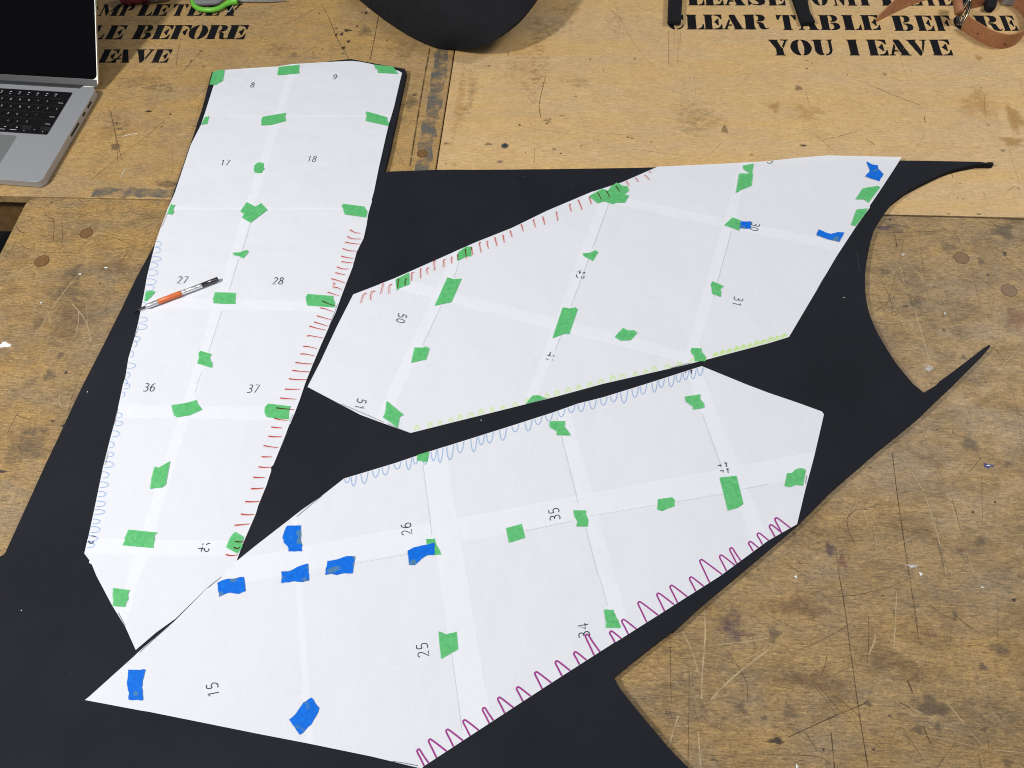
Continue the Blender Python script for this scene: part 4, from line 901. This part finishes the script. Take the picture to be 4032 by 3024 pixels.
tapes2 = [(TG,1,1,[(1205,755),(1322,695),(1330,795),(1240,830),(1215,850)]),(TG,1,1,[(1745,520),(1815,470),(1862,470),(1858,520),(1862,555),(1820,555),(1755,592),(1738,590)]),
 (TG,1,1,[(1653,738),(1705,752),(1778,748),(1690,950),(1640,960),(1543,982)]),(TG,1,1,[(1370,1342),(1445,1343),(1465,1333),(1498,1350),(1468,1450),(1420,1455),(1340,1475)]),
 (TG,1,2,[(1128,145),(1275,265),(1240,285),(1222,380),(1160,330),(1095,285),(1115,250)]),
 (TG,2,1,[(665,35),(780,-30),(835,-10),(840,20),(800,80),(740,97)]),(TG,2,1,[(800,80),(822,0),(850,-45),(905,-82),(960,-55),(1000,-48),(1013,-15),(880,105),(810,85)]),(TG,2,1,[(890,50),(950,15),(1012,28),(980,90),(885,92)]),
 (TG,2,0,[(1993,1430),(2088,1413),(2075,1500),(2050,1495),(2000,1460)]),(TG,2,0,[(1963,1497),(2083,1500),(2070,1605),(2010,1625),(1965,1650),(1935,1665)]),
 (TB,2,1,[(1935,255),(2067,253),(2065,317),(1930,312)]),(TG,2,1,[(1905,218),(1977,245),(1965,333),(1890,305),(1833,285)]),
 (TG,2,1,[(610,530),(665,525),(720,502),(747,520),(697,597),(650,570),(618,550)]),(TG,2,1,[(1733,770),(1833,813),(1800,840),(1810,860),(1805,907),(1728,878),(1725,830),(1716,800)]),
 (TG,2,1,[(437,998),(500,1005),(548,995),(568,1015),(493,1230),(460,1220),(350,1262)]),(TG,2,1,[(960,1172),(1000,1192),(1060,1195),(1082,1218),(1025,1280),(940,1283),(888,1250)]),
 (TG,2,1,[(1553,1345),(1637,1350),(1640,1380),(1675,1425),(1672,1463),(1580,1460),(1570,1410),(1545,1380)]),(TG,2,2,[(175,100),(220,95),(260,110),(300,122),(118,171)]),
 (TB,3,0,[(855,1392),(900,1420),(950,1428),(955,1460),(998,1505),(965,1565),(920,1550),(838,1522),(880,1475),(858,1420)]),(TG,3,0,[(820,1625),(945,1605),(972,1615),(868,1751),(830,1722),(755,1720)]),
 (TG,3,1,[(765,150),(862,140),(840,190),(757,292),(718,280)]),(TB,3,1,[(440,320),(500,350),(545,362),(600,345),(660,348),(615,432),(580,420),(530,410),(420,370)])]
tapes3 = [(TG,1,2,[(1395,612),(1495,582),(1488,630),(1480,675),(1440,670),(1390,660)]),(TB,1,2,[(265,1225),(388,1222),(390,1300),(385,1340),(398,1390),(400,1445),(282,1447),(278,1408),(240,1370),(228,1330),(245,1270)]),
 (TB,0,3,[(1877,58),(1960,25),(2030,20),(2075,8),(2105,8),(2122,130),(2060,155),(2000,145),(1950,152),(1893,180)]),(TB,1,2,[(217,1620),(300,1610),(355,1580),(448,1550),(458,1700),(380,1710),(310,1705),(220,1722)]),
 (TB,1,2,[(617,1528),(700,1515),(780,1487),(857,1490),(835,1637),(760,1635),(700,1650),(650,1640),(596,1648)]),(TB,1,2,[(1310,1440),(1365,1410),(1430,1395),(1540,1370),(1540,1475),(1475,1480),(1430,1510),(1370,1565),(1322,1563)]),
 (TG,1,2,[(1467,1340),(1545,1333),(1565,1400),(1590,1440),(1600,1475),(1540,1480),(1465,1478),(1475,1400)]),(TB,0,3,[(1108,808),(1258,808),(1240,880),(1225,960),(1232,1020),(1235,1075),(1110,1068),(1115,1010),(1095,920),(1105,860)]),
 (TB,1,3,[(480,1050),(548,1140),(520,1210),(480,1280),(378,1372),(285,1240),(350,1180),(410,1090)]),(TG,1,3,[(1577,478),(1640,505),(1733,480),(1747,630),(1700,660),(1600,717),(1585,590)]),
 (TG,2,2,[(320,345),(335,320),(457,320),(452,365),(500,430),(503,445),(385,440),(385,405),(330,375)]),(TG,2,2,[(1493,108),(1628,88),(1625,125),(1662,180),(1660,205),(1565,220),(1560,190),(1505,155)]),
 (TG,2,2,[(-52,1245),(83,1208),(115,1328),(0,1365),(-28,1370)]),(TG,2,2,[(528,1090),(642,1092),(640,1130),(657,1165),(655,1232),(555,1230),(565,1190),(540,1150)]),
 (TG,2,2,[(1260,995),(1340,985),(1385,978),(1408,1005),(1405,1055),(1350,1075),(1298,1098),(1255,1085)]),(TG,2,2,[(1792,808),(1940,792),(2000,1035),(1950,1070),(1865,1094)]),
 (TG,3,2,[(165,770),(205,768),(240,735),(295,725),(327,742),(303,878),(240,870),(190,890),(143,880)]),(TG,2,3,[(797,288),(875,290),(900,360),(938,430),(935,450),(807,445),(815,400),(802,340)])]
rt = random.Random(21)
for pat, lst in ((pat1, tapes1), (pat2, tapes2), (pat3, tapes3)):
    for i, (kind, c, r, pts) in enumerate(lst):
        z = ZT + 0.00012 + 0.00009 * (i % 6)
        wp = [(p.x, p.y) for p in WL(T(c, r, pts), z)]
        out = []
        for k in range(len(wp)):                               # torn, ragged ends
            a, b_ = Vector(wp[k]), Vector(wp[(k + 1) % len(wp)])
            n = max(1, int((b_ - a).length / 0.0035)) if kind == 'blue' or (b_ - a).length < .014 else 1
            for q in range(n):
                t = a.lerp(b_, q / n); j = .0006 if q else 0
                out.append(Vector((t.x + rt.uniform(-j, j), t.y + rt.uniform(-j, j), z)))
        mb = MB(); mb.poly(out)
        o = mb.build('tape_strip', M[kind], pat)
        if kind == 'blue': o['label'] = 'torn strip of blue masking tape'

# ------------------------------------------------------------------ laptop
ZB = 0.0155
A_ = W((1008 * 835 / 2212, 755 / S), ZB); B_ = W((352 / S, 1575 / S), ZB)
bx = (A_ - B_).normalized(); ax = Vector((bx.y, -bx.x, 0))           # bx: front to back, ax: left to right
LD = (A_ - B_).length; LW = 0.356
lap = thing('laptop', 'open silver laptop with a dark screen, on the far left bench', 'laptop', None, (A_.x, A_.y, 0))
lap.rotation_euler = (0, 0, math.atan2(ax.y, ax.x))
# local axes now: +x right, +y to the hinge, origin at the back right corner on the table
def loc(px, z=ZB):
    q = W(px, z) - Vector((A_.x, A_.y, 0)); return (q.dot(ax), q.dot(bx))
def rrect(x0, x1, y0, y1, r, n=6):
    out = []
    for cx, cy, a0 in ((x1 - r, y1 - r, 0), (x0 + r, y1 - r, 90), (x0 + r, y0 + r, 180), (x1 - r, y0 + r, 270)):
        for i in range(n + 1):
            a = math.radians(a0 + 90 * i / n); out.append((cx + r * math.cos(a), cy + r * math.sin(a)))
    return out
mb = MB(); mb.prism(rrect(-LW, 0, -LD, 0, .012), 0.0020, ZB); base = mb.build('base', M['alu'], lap, bevel=0.0022, seg=3)
for fx in (-.03, -LW + .03):
    for fy in (-.03, -LD + .03):
        mb = MB(); mb.prism(rrect(fx - .008, fx + .008, fy - .008, fy + .008, .0078, 4), 0, 0.0021); mb.build('foot', M['well'], lap)
kx1, ky1 = loc((282.8, 364.3)); kx2, ky0 = loc((191, 531.5)); kx = 0.5 * (kx1 + kx2)
KW = 0.277
mb = MB(); mb.poly([Vector((x, y, ZB + .0003)) for x, y in rrect(kx - KW, kx, ky0, ky1, .003)]); well = mb.build('keyboard', M['well'], lap)
rows_n = 6; pitch = (ky1 - ky0 - .001) / rows_n; kp = .0191
leg = {0: [], 1: "=-0987", 2: "]|[POIU"[0:0], 3: '', 4: ''}
layout = [[1] * 14, [1.5] + [1] * 13, [1] + [1] * 12 + [1.5], [1.78] + [1] * 11 + [1.75], [2.3] + [1] * 10 + [2.3], [1, 1, 1, 1.25, 1.25, 5.3, 1.25]]
txts = [[], [None, '=', '-', '0', '9', '8', '7'], ['|', ']', '[', 'P', 'O', 'I', 'U'], [None, "'", ';', 'L', 'K', 'J'], [None, '?', '>', '<', 'M'], []]
for r in range(6):
    x = kx - .0012; yc = ky1 - .0007 - pitch * (r + .5)
    for i, wk in enumerate(layout[r]):
        x1 = x; x0 = x - wk * kp
        if x0 < kx - KW: x0 = kx - KW + .001
        if x1 - x0 < .008: break
        hh = pitch * .5 - .0014
        if r == 5 and i in (0, 2): yb, yt = yc - hh, yc - .0008
        else: yb, yt = yc - hh, yc + hh
        mb = MB(); mb.prism(rrect(x0 + .0014, x1 - .0014, yb, yt, .0016, 3), ZB + .0004, ZB + .0016)
        ko = mb.build('key', M['key'], lap)
        mb = MB(); zz = ZB + .0018; cx = .5 * (x0 + x1)
        ch = txts[r][i] if i < len(txts[r]) else None
        if ch:
            h = .0042
            for st in DG[ch]: mb.ribbon([Vector((cx + (u - .27) * h, yc + (v - .5) * h, zz)) for u, v in st], .0007)
        elif r in (1, 3, 4) and i == 0: mb.ribbon([Vector((x1 - .014, yc - .003, zz)), Vector((x1 - .004, yc - .003, zz))], .0011)
        elif r == 0 and i > 0: mb.ribbon([Vector((cx - .002, yc + .0012, zz)), Vector((cx + .002, yc + .0012, zz))], .0016); mb.ribbon([Vector((cx - .002, yc - .004, zz)), Vector((cx + .002, yc - .004, zz))], .0008)
        elif r == 5 and i in (3, 4): mb.ribbon([Vector((cx - .007, yc - .004, zz)), Vector((cx + .006, yc - .004, zz))], .0011); mb.ribbon([Vector((cx + .002, yc + .003, zz)), Vector((cx + .005, yc + .003, zz))], .002)
        elif r == 5 and i < 3: mb.ribbon([Vector((cx - .0008, .5 * (yb + yt), zz)), Vector((cx + .0008, .5 * (yb + yt), zz))], .0014)
        if mb.v: mb.build('key_legend', M['legend'], ko)
        x = x0
tx, ty = loc((69, 533)); 
mb = MB(); mb.prism(rrect(tx - .155, tx, -LD + .006, ty - .001, .005), ZB + .0001, ZB + .0004); mb.build('trackpad', M['pad'], lap)
for y0, y1 in ((-.052, -.034), (-.075, -.064), (-.130, -.094)):
    mb = MB(); z0, z1 = .0075, .0115
    mb.v += [Vector(p) for p in ((.0003, y0, z0), (.0003, y1, z0), (.0003, y1, z1), (.0003, y0, z1))]; mb.f.append((0, 1, 2, 3)); mb.m.append(0)
    mb.build('port', M['well'], lap)
mb = MB(); mb.box(-LW + .035, -.032, -.006, .004, .006, ZB + .0012); mb.build('hinge', M['hinge'], lap, bevel=.001)
# lid: leans well back, in its own frame (u across, v up the lid, w thickness)
th = math.radians(41)
ev = Vector((0, math.cos(th), math.sin(th))); ew = Vector((0, -math.sin(th), math.cos(th)))   # ew: out of the display
h0 = Vector((0, .0035, .0125))
def lid_poly(mb, pts2, w0, w1):
    n = len(pts2); b0 = len(mb.v)
    for wv in (w1, w0): mb.v += [h0 + Vector((u, 0, 0)) + ev * v + ew * wv for u, v in pts2]
    mb.f.append(tuple(b0 + i for i in range(n))); mb.m.append(0)
    mb.f.append(tuple(b0 + n + i for i in reversed(range(n)))); mb.m.append(0)
    for i in range(n):
        j = (i + 1) % n; mb.f.append((b0 + i, b0 + n + i, b0 + n + j, b0 + j)); mb.m.append(0)
mb = MB(); lid_poly(mb, rrect(-LW + .0004, -.0004, 0.0, .243, .011), -.0045, 0.0); lid = mb.build('lid', M['alu_rim'], lap)
mb = MB(); lid_poly(mb, rrect(-LW + .0022, -.0022, .0145, .241, .0095), 0.0001, .0004); mb.build('display', M['glass'], lid)
mb = MB(); lid_poly(mb, rrect(-LW + .0022, -.0022, .001, .0143, .0015), 0.0001, .0004); mb.build('display_chin', M['hinge'], lid)

# ------------------------------------------------------------------ craft knife
kn_px = {'tip': (521.7, 1232.7), 'a': (577.8, 1206.5), 'b': (624.8, 1190), 'c': (714, 1154), 'd': (794.8, 1119.7), 'e': (859, 1098)}
kz = ZT + .0046
ka, ke = W(kn_px['a'], kz), W(kn_px['e'], kz); kd = (ke - ka).normalized()
knife = thing('craft_knife', 'craft knife with orange sleeve lying across the left paper pattern', 'knife', None, (ka.x, ka.y, ZT))
def kp_(px): return ka + kd * ((W(px, kz) - ka).dot(kd))
def kpart(name, secs, mat, seg=24, smooth=True):
    mb = MB(); mb.tube([p - Vector(knife.location) for p, r in secs], [r for p, r in secs], seg)
    o = mb.build(name, mat, knife, smooth=smooth); return o
qb, qc, qd, qe = kp_(kn_px['b']), kp_(kn_px['c']), kp_(kn_px['d']), kp_(kn_px['e'])
kpart('collar', [(ka - kd * .002, .0022), (ka, .0034), (ka + kd * .003, .0041), (qb, .0042)], M['knurl'])
kpart('grip_sleeve', [(qb, .0042), (qb + kd * .0004, .0046), (qc - kd * .0004, .0046), (qc, .0042)], M['orange'])
kpart('handle', [(qc, .0040), (qc + kd * .008, .0040), (qc + kd * .0082, .0038), (qc + kd * .0094, .0038), (qc + kd * .0096, .0040), (qd, .0040)], M['chrome'])
kpart('end_piece', [(qd, .0037), (qe - kd * .001, .0037), (qe, .0033)], M['dark_steel'])
mb = MB(); sd = Vector((-kd.y, kd.x, 0)); tipw = W(kn_px['tip'], ZT + .003)
bl = [ka - kd * .001 + Vector((0, 0, .003)), ka - kd * .001 - Vector((0, 0, .003)), ka - kd * .012 - Vector((0, 0, .003)), Vector((tipw.x, tipw.y, ZT + .0012)), ka - kd * .010 + Vector((0, 0, .0026))]
b0 = len(mb.v)
for s_ in (.0003, -.0003): mb.v += [p + sd * s_ - Vector(knife.location) for p in bl]
n = 5; mb.f += [tuple(range(n)), tuple(reversed(range(n, 2 * n)))] + [(i, n + i, n + (i + 1) % n, (i + 1) % n) for i in range(n)]; mb.m += [0] * (n + 2)
mb.build('blade', M['dark_steel'], knife)

# ------------------------------------------------------------------ scissors at the far edge
Z5 = lambda x, y: (560 + x / 5.027, y / 5.027)
scis = thing('scissors', 'scissors with lime green and grey handles at the back of the bench', 'scissors', None, tuple(W(Z5(1300, 150), 0)))
so_ = Vector(scis.location)
hz = .008
ring = [Z5(*p) for p in ((1010,-40),(1005,40),(1030,110),(1110,165),(1240,195),(1400,195),(1530,160),(1640,95),(1760,40),(1880,15))]
mb = MB(); pts = smooth_line(WL(ring, hz), 5); n = len(pts)
mb.tube([p - so_ for p in pts], [.0052 + (.003 if i > n * .75 else 0) * ((i - n * .75) / (n * .25)) for i in range(n)], 14); mb.build('handle', M['lime_plastic'], scis, smooth=True)
ring2 = [Z5(*p) for p in ((1000,-20),(990,-150),(1080,-240),(1300,-280),(1550,-240),(1720,-140),(1880,-20))]
mb = MB(); mb.tube([p - so_ for p in smooth_line(WL(ring2, hz), 5)], .006, 14); mb.build('handle', M['lime_plastic'], scis, smooth=True)
mb = MB(); mb.tube([p - so_ for p in smooth_line(WL([Z5(*p) for p in ((1050,40),(1160,55),(1300,55),(1450,45),(1540,10),(1560,-60))], hz + .001), 5)], .0062, 14); mb.build('inner_grip', M['grey_rubber'], scis, smooth=True)
for dz, tipp, w0 in ((.0035, (1131, 3), 10), (.0062, (1122, -14), 9)):
    a, e = W((938, 2 - (dz > .005) * 10), dz), W(tipp, dz)
    d = (e - a).normalized(); q = Vector((-d.y, d.x, 0))
    mb = MB(); mb.prism([tuple((a + q * .005 - so_)[:2]), tuple((a - q * .005 - so_)[:2]), tuple((a.lerp(e, .7) - q * .0048 - so_)[:2]), tuple((e - so_)[:2]), tuple((a.lerp(e, .6) + q * .004 - so_)[:2])], dz, dz + .0022)
    mb.build('blade', M['silver_foil'], scis, bevel=.0004)

# ------------------------------------------------------------------ red and silver tube
c1, c2 = W((532, -12), .014), W((640, -23), .014)
tube = thing('tube', 'dark red and silver tube lying at the back edge, between laptop and scissors', 'tube', None, (c1.x, c1.y, 0))
d = (c2 - c1).normalized(); o_ = Vector((c1.x, c1.y, 0))
mb = MB(); mb.tube([c1 - d * .03 - o_, c1 + d * .030 - o_], .0138, 24); mb.build('cap', M['red_plastic'], tube, smooth=False, bevel=.001)
mb = MB(); mb.tube([c1 + d * .0302 - o_, c1 + d * .055 - o_, c1 + d * .070 - o_, c1 + d * .078 - o_], [.014, .014, .0125, .008], 24); mb.build('body', M['silver_foil'], tube, smooth=True)

# ------------------------------------------------------------------ curved black foam shell
lp = [(1795,197),(1740,194),(1700,185),(1650,163),(1600,137),(1540,98),(1487,60),(1415,0),(1330,-70),(1250,-140)]
rp = [(1795,197),(1840,194),(1885,185),(1925,170),(1965,148),(2015,112),(2060,72),(2115,0),(2160,-70),(2190,-140)]
nt_, ns_ = len(lp), 24
pts = []
for i in range(nt_):
    t = i / (nt_ - 1)
    a = W(lp[i], .004); e = W(rp[i], .006 + .075 * min(1, t * 1.25) ** .8)
    for k in range(ns_ + 1):
        s_ = k / ns_; p = a.lerp(e, s_)
        p.z += (.10 * t ** .9) * math.sin(math.pi * s_ ** .85) * (1 - .12 * math.exp(-((s_ - .38) / .03) ** 2) * 0)
        pts.append(p)
sh = thing('foam_shell', 'curved black foam shell with a pointed end, at the back behind the left pattern', 'foam piece', None, tuple(W((1795, 197), 0)))
so2 = Vector(sh.location)
me = bpy.data.meshes.new('curved_panel')
me.from_pydata([tuple(p - so2) for p in pts], [], [(i * (ns_ + 1) + k, i * (ns_ + 1) + k + 1, (i + 1) * (ns_ + 1) + k + 1, (i + 1) * (ns_ + 1) + k) for i in range(nt_ - 1) for k in range(ns_)])
for p in me.polygons: p.use_smooth = True
po = link('curved_panel', me, M['foam_dark'], sh)
md = po.modifiers.new('sub', 'SUBSURF'); md.levels = 2; md.render_levels = 2
md = po.modifiers.new('thick', 'SOLIDIFY'); md.thickness = .007; md.offset = -1
mb = MB()
cr = [pts[i * (ns_ + 1) + 9] + Vector((0, 0, .0012)) - so2 for i in range(5, nt_)]
mb.tube(smooth_line(cr, 4), .0010, 8); mb.build('glued_seam', M['foam_dark'], sh, smooth=True)

# ------------------------------------------------------------------ black foam strips at the back right
def strip(label, quad, z0, z1):
    ws = [W(p, z1) for p in quad]; c = W(quad[2], 0)
    t = thing('foam_strip', label, 'foam strip', 'black foam strips at the back', (c.x, c.y, 0))
    mb = MB(); mb.prism([(p.x - c.x, p.y - c.y) for p in ws], z0, z1); mb.build('strip', M['foam_dark'], t, bevel=.0008)
strip('straight black foam strip covering the letter C of CLEAR', [(2636, -90), (2692, -90), (2682, 84), (2630, 80)], .0035, .0125)
strip('slanted black foam strip covering the letter A of TABLE', [(3095, -90), (3160, -90), (3190, 45), (3211, 84), (3158, 88)], .0006, .0095)

# ------------------------------------------------------------------ leather strap with ring
Z7 = lambda x, y: (3400 + x / 3.5, y / 3.5)
strap = thing('leather_strap', 'coiled tan leather strap with a brass ring, at the back right', 'leather strap', None, tuple(W(Z7(1700, 500), 0)))
sl = Vector(strap.location)
def wall(name, base_px, h, z0=.0, lean=0.0, mat='leather', thick=.0028, hs=None):
    P_ = smooth_line(WL(base_px, z0), 6); n = len(P_); mb = MB()
    for i, p in enumerate(P_):
        d = (P_[min(n - 1, i + 1)] - P_[max(0, i - 1)]).normalized(); q = Vector((-d.y, d.x, 0))
        hh = hs(i / (n - 1)) if hs else h
        for off, zz in ((thick / 2, 0), (-thick / 2, 0), (-thick / 2, hh), (thick / 2, hh)):
            mb.v.append(p + q * (off + lean * zz) + Vector((0, 0, zz)) - sl)
    for i in range(n - 1):
        for k in range(4):
            mb.f.append((4 * i + k, 4 * i + (k + 1) % 4, 4 * i + 4 + (k + 1) % 4, 4 * i + 4 + k)); mb.m.append(0)
    mb.f += [(3, 2, 1, 0), (4 * n - 4, 4 * n - 3, 4 * n - 2, 4 * n - 1)]; mb.m += [0, 0]
    return mb.build(name, M[mat], strap, smooth=False)
wall('strap_loop', [Z7(*p) for p in ((1345,400),(1420,460),(1520,525),(1650,600),(1800,652),(1930,664),(2040,635),(2140,560),(2205,470),(2235,360),(2215,250),(2150,160),(2050,85),(1940,30),(1820,-20))], .030)
wall('strap_tail', [Z7(*p) for p in ((170,300),(240,268),(340,215),(480,148),(640,75),(800,18),(950,-25),(1150,-40))], .018, 0, .35, hs=lambda s: .004 + .024 * min(1, s * 2.2))
wall('strap_coil', [Z7(*p) for p in ((1390,140),(1450,120),(1540,105),(1620,80),(1680,30),(1690,-30),(1640,-90),(1560,-110),(1480,-90))], .026)
for k, (dx, mat) in enumerate(((0, 'brass'), (-26, 'dark_steel'))):
    mb = MB(); rr = []
    cb = W(Z7(1335 + dx, 330), 0)
    for i in range(25):
        a = 2 * math.pi * i / 24
        rr.append(cb + Vector((.006 * math.cos(a) + .004 * math.sin(a), .004 + .012 * math.sin(a), .021 + .0195 * math.sin(a) if False else .0205 + .0185 * math.sin(a))) - sl)
    mb.tube(rr, .0019, 10, caps=False); mb.build('metal_ring', M[mat], strap, smooth=True)
mb = MB(); mb.tube([p - sl for p in smooth_line([W(Z7(1320, 170), .028), W(Z7(1310, 100), .030), W(Z7(1300, 40), .030), W(Z7(1290, -30), .026)], 4)], .0085, 14); mb.build('keeper_fold', M['leather'], strap, smooth=True)
for p in ((1572, 462), (1948, 606)):
    mb = MB(); c = W(Z7(*p), .012); mb.tube([c + Vector((0, -.0015, 0)) - sl, c + Vector((0, .0005, 0)) - sl], .0013, 10); mb.build('punched_hole', M['well'], strap)
# dark buckle and grey crumpled sheet in the corner
bk = thing('black_buckle', 'small black plastic buckle beside the coiled leather strap', 'buckle', None, tuple(W(Z7(1770, 80), 0)))
bo = Vector(bk.location)
mb = MB(); mb.prism([tuple((W(Z7(*p), .014) - bo)[:2]) for p in ((1690,-10),(1700,60),(1730,92),(1810,96),(1845,60),(1860,-60),(1700,-70))], .0006, .014); mb.build('body', M['foam_dark'], bk, bevel=.003)
gs = thing('crumpled_sheet', 'grey crumpled plastic sheet in the far right corner behind the strap', 'plastic sheet', None, tuple(W(Z7(2150, 40), 0)))
go = Vector(gs.location); rr = random.Random(5); me = bpy.data.meshes.new('sheet'); vs = []; fs = []; N = 14
for j in range(N):
    for i in range(N):
        p = W(Z7(1900 + i * 40, 110 - j * 26 - 0.10 * abs(i - 9) * 26), 0); vs.append(tuple(p + Vector((0, 0, .004 + (.0 if j == 0 or i == 0 else .028 * rr.random() + .012))) - go))
for j in range(N - 1):
    for i in range(N - 1): fs.append((j * N + i, j * N + i + 1, j * N + N + i + 1, j * N + N + i))
me.from_pydata(vs, [], fs); o = link('sheet', me, M['grey_sheet'], gs)
md = o.modifiers.new('sub', 'SUBSURF'); md.levels = 1; md.render_levels = 1

# ------------------------------------------------------------------ loose threads
def thread(label, pxs, z=.0008):
    P_ = smooth_line(WL(pxs, z), 5); t = P_[0].copy(); mb = MB(); mb.tube([p - t for p in P_], .00055, 6)
    o = mb.build('loose_thread', M['thread'], None, smooth=True); o.location = t
    tag(o, label, 'thread', 'loose white threads')
thread('short bent white thread on the wood below the laptop corner', T(0,0,[(1085,1460),(1070,1480),(1060,1495),(1052,1532)]))
thread('white thread curving over the wood beside the laptop', T(0,0,[(1060,1178),(1090,1172),(1130,1160),(1195,1152)]))
thread('white thread hanging from the scissors handle', [Z5(1805,75),Z5(1780,140),Z5(1745,190),Z5(1710,232),Z5(1650,238)], .002)
thread('tiny white thread beside the tip of the curved foam shell', T(1,0,[(962,75),(970,85),(978,95)]))
